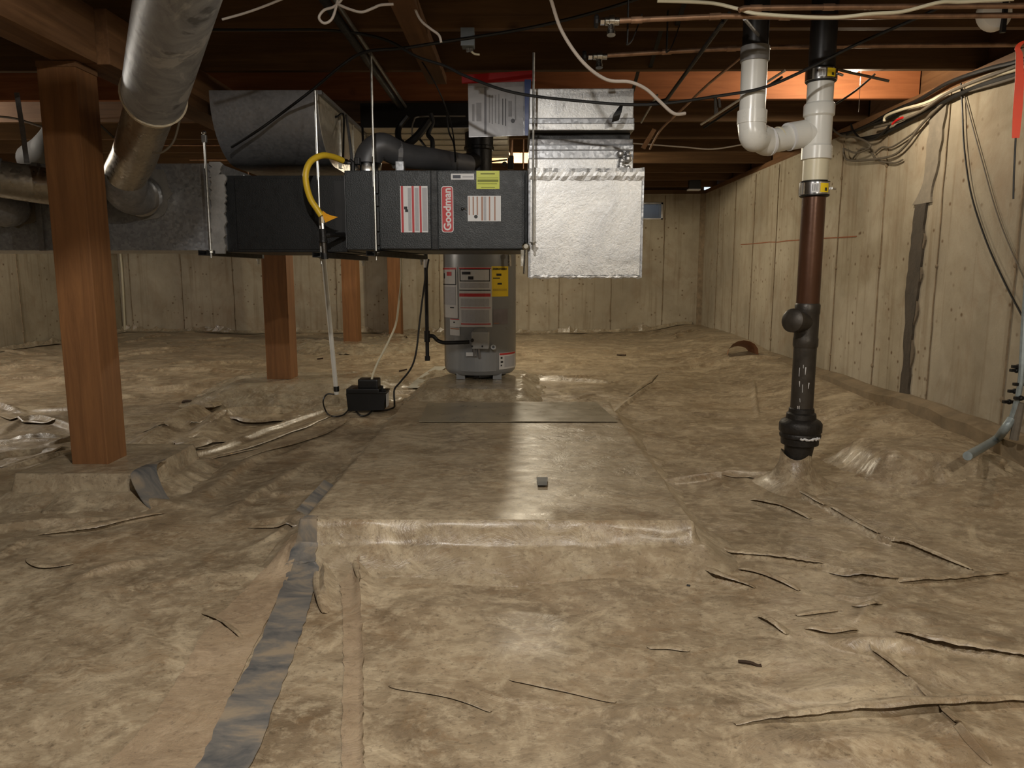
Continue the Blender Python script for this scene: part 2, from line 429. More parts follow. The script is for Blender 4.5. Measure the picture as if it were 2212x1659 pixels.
# ------------------------------------------------------------------ the ground: one height function for the sheet and everything on it
XL, XR, YB, YR = -4.72, 2.15, 8.80, -2.2          # inner faces of the walls
JZ, WZ = 1.80, 1.755                              # joist bottoms, wall tops
def sstep(a, b, x):
    t = np.clip((x - a) / (b - a), 0, 1); return t * t * (3 - 2 * t)
_perm = rng.random((64, 64))
def vnoise(x, y):
    xi = np.floor(x).astype(int); yi = np.floor(y).astype(int); fx = x - xi; fy = y - yi
    fx = fx * fx * (3 - 2 * fx); fy = fy * fy * (3 - 2 * fy)
    g = lambda a, b: _perm[a % 64, b % 64]
    return (g(xi, yi) * (1 - fx) + g(xi + 1, yi) * fx) * (1 - fy) + (g(xi, yi + 1) * (1 - fx) + g(xi + 1, yi + 1) * fx) * fy
def ground(x, y):
    x = np.asarray(x, float); y = np.asarray(y, float)
    z = 0.15 * sstep(3.2, 8.4, y) + 0.10 * sstep(1.35, 2.05, x) * sstep(2.2, 3.4, y)
    z = np.maximum(z, 0.15 * sstep(-4.0, -4.7, x))
    z = z + 0.030 * (vnoise(x * 1.3 + 7, y * 1.3) - 0.5) + 0.016 * (vnoise(x * 3.1, y * 3.1 + 5) - 0.5)
    z = z + 0.008 * (vnoise(x * 7, y * 9 + 3) - 0.5)
    return z
def gz(x, y): return float(ground(x, y))
WRK = []   # wrinkles of the sheet: (points, width, height)
def wr(pix, w=0.012, h=0.010, z=0.0): WRK.append(([G(px, py, z) for px, py in pix], w, h))
wr([(1587, 1582), (1740, 1560), (1889, 1548), (2032, 1544), (2212, 1534), (2400, 1530)], 0.012, 0.020)
wr([(1622, 1079), (1690, 1096), (1750, 1119)], 0.012, 0.018)
wr([(1694, 1052), (1781, 1097), (1897, 1159), (1964, 1179), (2099, 1238), (2190, 1250)], 0.012, 0.020)
wr([(1540, 1170), (1595, 1205), (1694, 1215), (1777, 1228), (1861, 1250), (1940, 1260), (2055, 1256), (2179, 1238), (2300, 1228)], 0.012, 0.018)
wr([(1507, 1219), (1559, 1262), (1630, 1280)], 0.012, 0.018)
wr([(1595, 1238), (1726, 1284)], 0.012, 0.014)
wr([(1932, 1377), (2020, 1409), (2183, 1437), (2300, 1450)], 0.012, 0.022)
wr([(1738, 1369), (1853, 1371)], 0.008, 0.014)
wr([(1877, 1413), (1960, 1480), (2032, 1544), (2085, 1600), (2140, 1670)], 0.009, 0.012)
wr([(1638, 1342), (1698, 1381)], 0.010, 0.013)
wr([(1800, 1285), (1860, 1300), (1905, 1290), (1930, 1270)], 0.012, 0.012)
wr([(1850, 1355), (1890, 1310), (1930, 1275)], 0.012, 0.012)
wr([(84, 1166), (150, 1158), (214, 1148), (351, 1121)], 0.016, 0.022)
wr([(0, 1210), (60, 1180), (130, 1200)], 0.03, 0.016)
wr([(420, 1215), (455, 1260), (480, 1275)], 0.012, 0.012)
wr([(440, 1330), (490, 1360), (525, 1388)], 0.008, 0.010)
wr([(560, 1180), (640, 1130), (733, 1014)], 0.014, 0.014)
wr([(280, 955), (400, 900), (470, 868), (535, 843)], 0.03, 0.045, 0.03)
wr([(340, 960), (430, 935), (480, 895), (560, 885), (620, 880)], 0.04, 0.055, 0.03)
wr([(300, 1000), (420, 980), (560, 930), (700, 890), (800, 880)], 0.03, 0.028, 0.02)
wr([(420, 1100), (520, 1020), (640, 960)], 0.04, 0.025)
wr([(480, 1130), (580, 1060), (680, 1000)], 0.03, 0.02)
wr([(0, 930), (60, 900), (140, 915), (180, 935)], 0.03, 0.03, 0.03)
wr([(0, 1000), (80, 985), (160, 965)], 0.02, 0.025, 0.02)
wr([(680, 1150), (700, 1240), (695, 1320)], 0.014, 0.03)
wr([(745, 1170), (775, 1240), (770, 1330)], 0.018, 0.022)
wr([(1300, 905), (1360, 860), (1420, 828)], 0.014, 0.02, 0.05)
wr([(1130, 815), (1250, 818), (1330, 822)], 0.02, 0.03, 0.08)
wr([(1360, 905), (1500, 880), (1620, 890)], 0.03, 0.02, 0.06)
wr([(1640, 890), (1632, 850), (1628, 830)], 0.01, 0.02, 0.06)
wr([(270, 800), (420, 795), (560, 800)], 0.02, 0.025, 0.09)
wr([(270, 830), (400, 826), (520, 815)], 0.02, 0.03, 0.08)
wr([(1400, 800), (1560, 792), (1700, 800)], 0.03, 0.03, 0.08)
for _ in range(240):
    x = rng.uniform(-4.5, 2.0); y = rng.uniform(1.2, 8.6)
    if x < 0.3 and y > 2.0 or rng.random() < 0.25: amp, ang = rng.uniform(0.008, 0.030), rng.normal(0.35, 0.4)
    else: amp, ang = rng.uniform(0.003, 0.010), rng.uniform(-0.9, 0.9)
    L = rng.uniform(0.15, 0.7); d = Vector((math.cos(ang), math.sin(ang), 0)); c = Vector((x, y, 0)); b_ = rng.normal(0, 0.08)
    WRK.append(([c - d * L / 2, c + Vector((-d.y, d.x, 0)) * b_ * L, c + d * L / 2], rng.uniform(0.012, 0.035), amp))
def wrinkle_field(X, Y):
    """X (nx), Y (ny) coordinate vectors -> height (ny, nx)"""
    H = np.zeros((len(Y), len(X)))
    for pts, w, h in WRK:
        pts = smooth_path(pts, 5); acc = None; n = len(pts)
        xs = [p.x for p in pts]; ys = [p.y for p in pts]; mrg = 4 * w
        i0, i1 = np.searchsorted(X, min(xs) - mrg), np.searchsorted(X, max(xs) + mrg)
        j0, j1 = np.searchsorted(Y, min(ys) - mrg), np.searchsorted(Y, max(ys) + mrg)
        if i1 <= i0 or j1 <= j0: continue
        xx, yy = np.meshgrid(X[i0:i1], Y[j0:j1])
        for k in range(n - 1):
            ax, ay, bx, by = pts[k].x, pts[k].y, pts[k + 1].x, pts[k + 1].y
            dx, dy = bx - ax, by - ay; L2 = dx * dx + dy * dy + 1e-9
            t = np.clip(((xx - ax) * dx + (yy - ay) * dy) / L2, 0, 1)
            sd = ((xx - ax) * dy - (yy - ay) * dx)
            d2 = (xx - ax - t * dx) ** 2 + (yy - ay - t * dy) ** 2
            u = (k + t) / (n - 1); taper = np.clip(np.sin(np.pi * np.clip(u, 0.02, 0.98)), 0, 1) ** 0.6
            ww = np.where(sd > 0, w * 0.55, w * 1.6)      # steep towards the viewer, gentle behind
            v = h * taper * np.exp(-d2 / (ww * ww))
            acc = v if acc is None else np.maximum(acc, v)
        H[j0:j1, i0:i1] = np.maximum(H[j0:j1, i0:i1], acc)
    return H
def g_grid(X, Y, Z):
    nx, ny = len(X), len(Y); xx, yy = np.meshgrid(X, Y)
    V = np.stack([xx.ravel(), yy.ravel(), Z.ravel()], 1)
    idx = np.arange(nx * ny).reshape(ny, nx)
    Fc = np.stack([idx[:-1, :-1].ravel(), idx[:-1, 1:].ravel(), idx[1:, 1:].ravel(), idx[1:, :-1].ravel()], 1)
    return V, Fc
def gridpart(name, X, Y, Z, mat, parent=None):
    V, Fc = g_grid(X, Y, Z)
    org = ORG[parent.name] if parent is not None else Vector((float(X.mean()), float(Y.mean()), 0))
    me = bpy.data.meshes.new(name); V = V - np.array(org)
    me.vertices.add(len(V)); me.vertices.foreach_set('co', V.ravel())
    me.loops.add(Fc.size); me.loops.foreach_set('vertex_index', Fc.ravel())
    me.polygons.add(len(Fc)); me.polygons.foreach_set('loop_start', np.arange(0, Fc.size, 4))
    me.polygons.foreach_set('loop_total', np.full(len(Fc), 4)); me.polygons.foreach_set('use_smooth', np.ones(len(Fc), bool))
    me.update(calc_edges=True); me.validate()
    me.materials.append(mat); o = bpy.data.objects.new(name, me); COL.objects.link(o)
    if parent is not None: o.parent = parent
    else: o.location = org
    ORG[o.name] = org; return o

xs = np.linspace(XL, XR, 880)
ys = [YR]
while ys[-1] < YB:
    y = ys[-1]; ys.append(y + (0.06 if y < 0.6 else 0.008 + 0.0021 * max(0, y - 1.2)))
ys[-1] = YB; ys = np.array(ys)
GX, GY = np.meshgrid(xs, ys)
floor = tag(gridpart('floor', xs, ys, ground(GX, GY) + wrinkle_field(xs, ys), FLOOR), 'wrinkled tan plastic sheet spread over the crawl space ground', None, None, 'structure')
def surf(x, y, up=0.0):
    """height of the sheet with its wrinkles (interpolated on the floor grid)"""
    return gz(x, y) + up

# ------------------------------------------------------------------ walls
wall_back_z0 = -0.3
va, vb = P(1390, 438, YB), P(1431, 474, YB)      # foundation vent
vx0, vx1, vz0, vz1 = va.x - 0.10, vb.x, vb.z, va.z
wb_ = tag(part('wall_back', join(g_box(XL - .2, vx0, YB, YB + .2, wall_back_z0, WZ), g_box(vx1, XR + .2, YB, YB + .2, wall_back_z0, WZ),
    g_box(vx0, vx1, YB, YB + .2, wall_back_z0, vz0), g_box(vx0, vx1, YB, YB + .2, vz1, WZ)), CONC), kind='structure')
wr_ = tag(part('wall_right', g_box(XR, XR + .2, YR, YB, wall_back_z0, WZ), CONC), kind='structure')
wl_ = tag(part('wall_left', g_box(XL - .2, XL, YR, YB, wall_back_z0, WZ), CONC), kind='structure')
wf_ = tag(part('wall_front', g_box(XL - .2, XR + .2, YR - .2, YR, wall_back_z0, WZ), CONC), kind='structure')
def seam(wall, a, b, axis, wdt=0.010):
    """wavy form-board fin from a (bottom) to b (top) with rusty tie knobs, standing a little proud of the wall"""
    g = []; n = 14; pts = []; ws = []
    for i in range(n + 1):
        t = i / n; p = Vector(a).lerp(Vector(b), t)
        p[axis] += random.uniform(-.004, .004); pts.append(p); ws.append(wdt * random.uniform(0.4, 1.2))
    side = [0, 0, 0]; side[axis] = 1
    g.append(g_ribbon(pts, side, ws, 0.008))
    for t in (0.12, 0.48, 0.84):
        p = Vector(a).lerp(Vector(b), t); g.append(g_ball(p, random.uniform(.006, .012), 6, 1.3))
    part('form_seam', join(*g), SEAM, wall)
x = P(395, 650, YB).x
for k in range(-1, 6): seam(wb_, (x + .61 * k, YB - .002, 0.1), (x + .61 * k, YB - .002, WZ - .02), 0)
x = P(1207, 650, YB).x
for k in range(-1, 3): seam(wb_, (x + .61 * k, YB - .002, 0.1), (x + .61 * k, YB - .002, (vz0 - .01) if vx0 < x + .61 * k < vx1 else WZ - .02), 0)
for k in range(9): seam(wr_, (XR - .002, 3.26 + .61 * k, 0.1), (XR - .002, 3.26 + .61 * k, WZ - .02), 1, 0.008)
for k in range(4): seam(wl_, (XL + .002, 6.4 + .61 * k, 0.1), (XL + .002, 6.4 + .61 * k, WZ - .02), 1, 0.008)
part('corner_strip', g_tube([(XL + .03, YB - .02, .1), (XL + .05, YB - .02, .9), (XL + .03, YB - .02, WZ)], 0.014, 6, 4), PVC_Y, wb_)
part('corner_fillet', g_prism([(XR - .05, YB), (XR, YB - .06), (XR, YB)], 2, .05, WZ), SEAM, wb_)
# red form line and footing of the right wall
ra, rb = PX(1600, 528, XR - .003), PX(1850, 510, XR - .003)
part('chalk_line', g_ribbon([ra.lerp(rb, i / 12) + Vector((0, 0, random.uniform(-.004, .004))) for i in range(13)], (0, 0, 1), 0.007, .002), M('red_chalk', srgb(150, 92, 62), .9), wr_)
fp = [(XR, -0.2), (XR - .10, -0.2), (XR - .09, .165), (XR - .02, .185), (XR, .185)]
V, Fc = [], []
n = 40
for i in range(n + 1):
    yy = 2.0 + (YB - 2.0) * i / n; j = random.uniform(-.014, .014)
    V += [(p + (j if 0 < k < 3 else 0), yy, q + (j * .6 if k > 1 else 0)) for k, (p, q) in enumerate(fp)]
for i in range(n):
    for k in range(5): Fc.append([i * 5 + k, i * 5 + (k + 1) % 5, (i + 1) * 5 + (k + 1) % 5, (i + 1) * 5 + k])
part('wall_footing', (V, Fc), FOOT, wr_)
# crack filled with dark sealant
cr = [(2034, 212, 30), (2026, 260, 28), (2018, 320, 26), (2012, 370, 22), (2003, 405, 20), (1992, 440, 34), (1986, 480, 32), (1983, 520, 34), (1979, 560, 36),
      (1975, 600, 38), (1970, 640, 34), (1967, 690, 26), (1962, 740, 20), (1960, 790, 22), (1955, 840, 24), (1957, 868, 32)]
pts, ws = [], []
for px, py, w in cr:
    q = PX(px, py, XR - .006); pts.append(q); ws.append(w * q.y / 1600 / (2.15 / math.hypot(2.15, q.y)) * .9)
def rough_band(pts, ws, sub=5):
    P2 = smooth_path(pts, sub); W2 = np.interp(np.linspace(0, 1, len(P2)), np.linspace(0, 1, len(ws)), ws)
    return P2, [float(w * (.8 + .5 * vnoise(np.array([k * .45 + 3.0]), np.array([.5]))[0])) for k, w in enumerate(W2)]
a, b = rough_band(pts[:6], ws[:6]); part('patched_crack', g_ribbon(a, (0, 1, 0), b, .012), SEALG, wr_)
a, b = rough_band(pts[5:], ws[5:]); part('patched_crack', g_ribbon(a, (0, 1, 0), [v * .66 for v in b], .016), TAR, wr_)
part('patched_crack', g_ribbon([p + Vector((0, -.03 - .02 * math.sin(k * .7), 0)) for k, p in enumerate(a[8:44])], (0, 1, 0), [v * .3 for v in b[8:44]], .010), M('tar_smear', srgb(104, 92, 76), .85), wr_)
# vent in the back wall with its galvanised well outside
vent = tag(part('window_1', join(g_box(vx0, vx0 + .018, YB - .012, YB + .05, vz0, vz1), g_box(vx1 - .02, vx1, YB - .012, YB + .05, vz0, vz1),
    g_box(vx0, vx1, YB - .012, YB + .05, vz1 - .016, vz1), g_box(vx0, vx1, YB - .012, YB + .05, vz0, vz0 + .012)), CHROME), kind='structure')
gm, gnt, gb = _nt('vent_glass')
gb.inputs['Base Color'].default_value = (.75, .8, .82, 1); gb.inputs['Transmission Weight'].default_value = 1; gb.inputs['Roughness'].default_value = .25
part('pane', g_box(vx0 + .018, vx1 - .02, YB + .02, YB + .026, vz0 + .012, vz1 - .016), gm, vent)
part('window_well', join(g_box(vx0 - .1, vx0 - .09, YB + .2, YB + .8, vz0 - .2, vz1 + .2), g_box(vx1 + .09, vx1 + .1, YB + .2, YB + .8, vz0 - .2, vz1 + .2),
    g_box(vx0 - .1, vx1 + .1, YB + .79, YB + .8, vz0 - .2, vz1 + .2), g_box(vx0 - .1, vx1 + .1, YB + .2, YB + .8, vz0 - .22, vz0 - .2)), GALV, vent)

# ------------------------------------------------------------------ ceiling: subfloor with its joists, blocking and bridging
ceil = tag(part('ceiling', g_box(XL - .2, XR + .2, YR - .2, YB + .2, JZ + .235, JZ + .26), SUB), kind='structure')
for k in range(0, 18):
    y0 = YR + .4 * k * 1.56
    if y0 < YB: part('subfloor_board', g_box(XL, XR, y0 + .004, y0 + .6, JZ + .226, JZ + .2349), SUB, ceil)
JY = [3.10 + .6 * k for k in range(-8, 10)]
for i, y in enumerate(JY):
    mat = WOOD_LIT if abs(y - 4.30) < .05 else WOOD_X  # joist behind the bay bulb gets the lamplit wood colour
    part('joist', g_box(XL - .05, XR + .05, y - .019, y + .019, JZ, JZ + .226, .002), mat, ceil)
part('sill_plate', g_box(XR + .0, XR + .14, YR, YB, WZ, JZ - .001), WOOD_Y, ceil)
part('sill_plate', g_box(XL - .14, XL, YR, YB, WZ, JZ - .001), WOOD_Y, ceil)
part('sill_plate', g_box(XL, XR, YB, YB + .14, WZ, JZ - .001), WOOD_X, ceil)
part('sill_plate', g_box(XL, XR, YR - .14, YR, WZ, JZ - .001), WOOD_X, ceil)
part('band_joist', g_box(XR + .06, XR + .1, YR, YB, JZ, JZ + .226), WOOD_Y, ceil)
part('band_joist', g_box(XL - .1, XL - .06, YR, YB, JZ, JZ + .226), WOOD_Y, ceil)
part('band_joist', g_box(XL, XR, YB + .05, YB + .09, JZ, JZ + .226), WOOD_X, ceil)
# wooden brace nailed along under the joists
ba, bb = G(868, 0, JZ - .02), G(950, 180, JZ - .02)
bx = (ba.x + bb.x) / 2
part('wood_brace', g_box(bx - .045, bx + .045, ba.y - .7, bb.y - .06, JZ - .040, JZ - .001, .003), WOOD_Y, ceil)
# steel cross bridging
def strut(a, b, w=.018, mat=None): part('bridging_strut', g_ribbon([a, b], (1, 0, 0), w, .004), mat or STEEL, ceil)
def bridging(x, k, mat=None):
    y0, y1 = JY[k] + .02, JY[k + 1] - .02
    strut((x, y0, JZ + .2), (x, y1, JZ + .01), .018, mat); strut((x + .035, y0, JZ + .01), (x + .035, y1, JZ + .2), .018, mat)
for k in range(7, 14): bridging(0.62, k, BLKPIPE)
for k in range(7, 12): bridging(-2.9, k, BLKPIPE)

# ------------------------------------------------------------------ beam and posts
PXC = -1.60
bm1 = thing('support_beam', (PXC, 1.0, 1.60), 'heavy brown timber beam resting on the near post, upper left', 'beam')
part('timber', g_box(PXC - .075, PXC + .065, YR + .1, 2.83, 1.605, JZ - .002, .004), WOOD_Y, bm1)
bm2 = thing('support_beam', (PXC, 5.5, 1.60), 'brown timber beam running back from near post behind the round duct', 'beam')
part('timber', g_box(PXC - .035, PXC + .105, 2.84, 8.7, 1.605, JZ - .002, .004), WOOD_Y, bm2)
def post(base, y, w, label, ztop=1.605, d=None, mat=WOOD_Z):
    x0, x1 = base; d = d or w
    z0 = .115 + (0.02 if y > 4 else 0)
    t = thing('wood_post', ((x0 + x1) / 2, y + d / 2, z0), label, 'post', 'wood posts under the beam')
    part('shaft', g_box(x0, x1, y, y + d, z0, ztop - .022, .004), mat, t)
    part('shim', g_box(x0 - .002, x1 + .003, y - .002, y + d, ztop - .022, ztop - .001, .002), WOOD_Y, t)
    return t
q = P(163, 1005, 2.80).x; post((q, q + .140), 2.78, .14, 'nearest wood post, reddish brown, standing on a plastic covered footing', 1.604)
q = P(573, 700, 5.0).x; post((q, q + .165), 4.98, .16, 'dark brown wood post in front of the condensate pump, second from camera', 1.604)
q = P(743, 650, 7.5).x; post((q, q + .150), 7.42, .16, 'lighter brown wood post on bright plastic mound, third from camera', 1.604)
q = P(839, 620, 8.35).x; post((q, q + .14), 8.3, .16, 'farthest orange brown wood post by the back wall', 1.604)

# ------------------------------------------------------------------ plastic covered pads
DRAPES = []
def drape(name, rect, top, label, mat=SHEET, skirt=.16, steep=.035, lowf=.35, res=.012, crinkle=.006, group=None, cat='ground cover', corner=.02):
    x0, x1, y0, y1 = rect; m = skirt + .03
    X = np.arange(x0 - m, x1 + m + res, res); Y = np.arange(y0 - m, y1 + m + res, res)
    xx, yy = np.meshgrid(X, Y)
    ang = np.arctan2(yy - (y0 + y1) / 2, xx - (x0 + x1) / 2)
    dx = np.maximum(np.maximum(x0 - xx, xx - x1), 0); dy = np.maximum(np.maximum(y0 - yy, yy - y1), 0)
    d = np.hypot(dx, dy) + .012 * (vnoise(xx * 9 + 3, yy * 9) - .5) * (dx + dy > 0)
    d = np.maximum(d, 0)
    fold = 1 + .5 * (vnoise(ang * 9 + 20, ang * 0 + 3.3) - .5)
    f1 = 1 - sstep(0, steep, d) * (1 - lowf)
    f2 = (1 - sstep(steep * .6, skirt * fold, d))
    base = ground(xx, yy) + .003
    z = base + (top - base) * f1 * f2
    z += crinkle * (vnoise(xx * 14, yy * 14) - .5) * np.where(d > 0, 1.6, .35) + crinkle * .7 * (vnoise(xx * 33, yy * 30) - .5) * np.where(d > 0, 1.3, .15)
    edge = d > skirt * fold
    z = np.where(edge, base - .012, z)
    DRAPES.append((X, Y, z))
    o = gridpart(name, X, Y, z, mat)
    return tag(o, label, cat, group)
a, b, c, d = G(668, 1130, .13), G(1518, 1118, .13), G(868, 868, .13), G(1298, 866, .13)
SLAB = ((a.x + c.x) / 2, (b.x + d.x) / 2, (a.y + b.y) / 2, (c.y + d.y) / 2)
slab = drape('covered_slab', SLAB, .13, 'long low slab wrapped in pale plastic below the furnace, center foreground', SHEET, .14, .022, .45, .010, .005)
fa = P(40, 1036, 2.66).x; fb = P(306, 1036, 2.66).x
ft1 = drape('covered_footing', (fa, fb, 2.64, 3.12), .118, 'plastic covered footing block under the nearest wood post', SHEET, .13, .014, .4, .007, .006)
ft2 = drape('covered_footing', (-1.86, -1.12, 4.78, 5.3), .135, 'dark plastic mound around the foot of the second post by the pump', CLEAR, .34, .10, .75, .016, .016)
ft3 = drape('covered_footing', (-1.95, -1.15, 7.1, 7.7), .17, 'bright crinkled plastic mound around the foot of the third post', CLEAR, .34, .2, .8, .02, .022)
ft4 = drape('covered_footing', (-1.42, -1.0, 8.3, 8.55), .17, 'small plastic mound at the foot of the farthest post', CLEAR, .16, .1, .8, .02, .03)
hp = drape('covered_pad', (-.60, .02, 4.62, 5.55), .125, 'low crumpled plastic covered pad under the water heater', CLEAR, .16, .06, .6, .014, .018)
mound = drape('plastic_mound', (1.56, 1.86, 3.0, 3.25), .125, 'pale bulging flap of plastic by the right wall hose', FLOOR, .16, .09, .7, .012, .006)
# brown folded flap of sheet near the right wall
q = G(1605, 780, .12)
V, Fc = [], []
for i in range(9):
    a_ = math.pi * i / 8
    for j, yy in enumerate((0, .16)):
        V.append((q.x - .13 * math.cos(a_) * (1 - .3 * j), q.y + yy, gz(q.x, q.y) + .002 + .13 * math.sin(a_) ** .8 * (1 - .5 * j)))
for i in range(8): Fc.append([i * 2, i * 2 + 2, i * 2 + 3, i * 2 + 1])
tag(part('sheet_flap', (V, Fc), M('brown_sheet', srgb(140, 96, 66), .5), None, True), 'small brown standing fold of plastic at foot of right wall', 'plastic flap')

# lifted folds of the sheet with a shadowed lip (parts of the floor)
def fold(pix, w=.05, h=.012, z=0.0):
    pts = smooth_path([G(px, py, z) for px, py in pix], 10); n = len(pts); V, Fc = [], []
    prof = [(.95, -.2), (.5, .2), (.1, .75), (-.18, 1.0), (-.36, .8), (-.44, .38)]
    for i, p in enumerate(pts):
        t = pts[min(i + 1, n - 1)] - pts[max(i - 1, 0)]; t.z = 0; t.normalize(); s_ = Vector((-t.y, t.x, 0))
        if s_.y < 0: s_ = -s_
        tp_ = max(.06, math.sin(math.pi * min(max(i / (n - 1), .01), .99)) ** .5) * (.8 + .4 * noise.noise(p * 9))
        base = wz(p.x, p.y)
        for u, v in prof:
            q_ = p + s_ * (u * w * tp_); V.append((q_.x, q_.y, (wz(q_.x, q_.y) if u > .2 else base) + .002 + v * h * tp_))
    m = len(prof)
    for i in range(n - 1):
        for k in range(m - 1): Fc.append([i * m + k, i * m + k + 1, (i + 1) * m + k + 1, (i + 1) * m + k])
    part('sheet_fold', (V, Fc), FLOOR, floor, True)
# overlapping edges of the sheet (parts of the floor)
def strip(name, left, right, mat, parent=None, up=.004, n=40, m=10, curl=0.0, z=0.0):
    Lp = smooth_path([p if isinstance(p, Vector) else G(p[0], p[1], z) for p in left], 12); Rp = smooth_path([p if isinstance(p, Vector) else G(p[0], p[1], z) for p in right], 12)
    def samp(Pp, t):
        f = t * (len(Pp) - 1); i = min(int(f), len(Pp) - 2); return Pp[i].lerp(Pp[i + 1], f - i)
    V, Fc, xy = [], [], []
    for i in range(n + 1):
        for j in range(m + 1):
            t = i / n; s = j / m; p = samp(Lp, t).lerp(samp(Rp, t), s)
            e = (.006 * (random.random() - .5)) if j in (0, m) else 0
            xy.append((p.x + e, p.y, s))
    A = np.array(xy)
    W = np.array([topz(x_, y_) for x_, y_, _ in xy])
    for (x_, y_, s), h in zip(xy, W): V.append((x_, y_, h + up + curl * max(0, s - .7) ** 2 * 11))
    for i in range(n):
        for j in range(m): Fc.append([i * (m + 1) + j, i * (m + 1) + j + 1, (i + 1) * (m + 1) + j + 1, (i + 1) * (m + 1) + j])
    return part(name, (V, Fc), mat, parent, True)
def topz(x_, y_):
    h = wz(x_, y_)
    for X, Y, Z in DRAPES:
        if X[0] < x_ < X[-1] and Y[0] < y_ < Y[-1]:
            h = max(h, float(Z[min(int(np.searchsorted(Y, y_)), len(Y) - 1), min(int(np.searchsorted(X, x_)), len(X) - 1)]))
    return h
_FZ = ground(GX, GY) + wrinkle_field(xs, ys)
def wz(x_, y_):
    i = min(max(int(np.searchsorted(xs, x_)) - 1, 0), len(xs) - 2); j = min(max(int(np.searchsorted(ys, y_)) - 1, 0), len(ys) - 2)
    fx = (x_ - xs[i]) / (xs[i + 1] - xs[i]); fy = (y_ - ys[j]) / (ys[j + 1] - ys[j])
    return float((_FZ[j, i] * (1 - fx) + _FZ[j, i + 1] * fx) * (1 - fy) + (_FZ[j + 1, i] * (1 - fx) + _FZ[j + 1, i + 1] * fx) * fy)
for pix, w, h in [
    ([(1587, 1582), (1740, 1560), (1889, 1548), (2032, 1544), (2212, 1534), (2400, 1530)], .05, .016),
    ([(1622, 1079), (1690, 1096), (1750, 1119)], .05, .016),
    ([(1694, 1052), (1740, 1072), (1781, 1097)], .05, .014), ([(1795, 1102), (1850, 1130), (1897, 1159)], .05, .018),
    ([(1925, 1170), (1964, 1179), (2030, 1208), (2099, 1238)], .05, .016),
    ([(1560, 1190), (1595, 1205), (1694, 1215), (1777, 1228)], .04, .012), ([(1790, 1240), (1861, 1250), (1940, 1260)], .05, .016), ([(1940, 1262), (2055, 1256), (2179, 1238)], .04, .010),
    ([(1500, 1205), (1520, 1235), (1559, 1262), (1630, 1280)], .05, .015), ([(1595, 1238), (1660, 1258), (1726, 1284)], .04, .012),
    ([(1932, 1377), (2020, 1409), (2183, 1437), (2280, 1445)], .05, .020), ([(1738, 1369), (1790, 1374), (1853, 1371)], .035, .012),
    ([(1877, 1413), (1920, 1445), (1960, 1480)], .02, .008), ([(1980, 1500), (2032, 1550), (2085, 1605), (2140, 1670)], .016, .006),
    ([(1638, 1342), (1665, 1358), (1698, 1381)], .04, .012), ([(1720, 1337), (1760, 1330), (1810, 1326)], .03, .010), ([(1840, 1315), (1870, 1318), (1905, 1312)], .03, .012),
    ([(84, 1168), (150, 1160), (214, 1150), (300, 1132), (355, 1120)], .05, .018), ([(60, 1215), (100, 1228), (160, 1222)], .05, .012),
    ([(436, 1328), (490, 1360), (528, 1390)], .016, .006), ([(535, 1143), (620, 1145), (670, 1140)], .03, .012),
    ([(690, 1230), (688, 1280), (700, 1330)], .04, .02), ([(765, 1180), (772, 1230), (776, 1270)], .04, .016),
    ([(280, 986), (380, 972), (480, 968)], .06, .016), ([(310, 940), (400, 925), (470, 905)], .06, .02), ([(300, 1040), (420, 1005), (560, 965)], .06, .014),
    ([(470, 985), (600, 945), (720, 905)], .05, .016), ([(520, 1010), (640, 962), (760, 915)], .05, .014), ([(0, 905), (70, 918), (120, 922)], .07, .02), ([(0, 1004), (60, 990), (150, 968)], .06, .018),
    ([(1360, 868), (1400, 845), (1420, 828)], .05, .016), ([(1560, 1030), (1640, 1030), (1700, 1022)], .05, .008), ([(1880, 1045), (1950, 1050), (2010, 1060)], .05, .012),
    ([(1100, 1470), (1200, 1480), (1330, 1520)], .05, .006), ([(1400, 1400), (1440, 1395), (1490, 1405)], .04, .007), ([(840, 1480), (980, 1500), (1060, 1540)], .05, .005)]: fold(pix, w, h * .85)
fold([(352, 962), (410, 955), (462, 925), (492, 893)], .20, .050, .03); fold([(492, 893), (540, 902), (600, 900), (650, 895)], .16, .040, .03); fold([(290, 955), (400, 898), (470, 868), (540, 842)], .18, .045, .04)
strip('sheet_overlap', [(632, 1188), (470, 1335), (395, 1460), (330, 1560), (200, 1700)], [(660, 1190), (580, 1340), (510, 1490), (470, 1590), (420, 1700)], PALE, floor, .003)
strip('sheet_overlap', [(735, 1265), (742, 1400), (740, 1550), (735, 1700)], [(776, 1235), (784, 1400), (785, 1550), (788, 1700)], PALE, floor, .003, curl=.006)
S0, S2 = SLAB[0], SLAB[2]
tp = strip('seam_tape', [Vector((S0 + .0, S2 + .03, 0)), Vector((S0 - .015, S2 - .02, 0)), Vector((S0 - .03, S2 - .09, 0)), (622, 1240), (600, 1300), (548, 1420), (500, 1515), (432, 1659), (410, 1700)], [Vector((S0 + .035, S2 + .03, 0)), Vector((S0 + .045, S2 - .02, 0)), Vector((S0 + .055, S2 - .09, 0)), (688, 1250), (668, 1320), (640, 1400), (610, 1490), (545, 1659), (525, 1700)], TAPE, None, .004, 70)
tag(tp, 'wide worn grey tape strip running from slab corner toward the camera', 'tape')
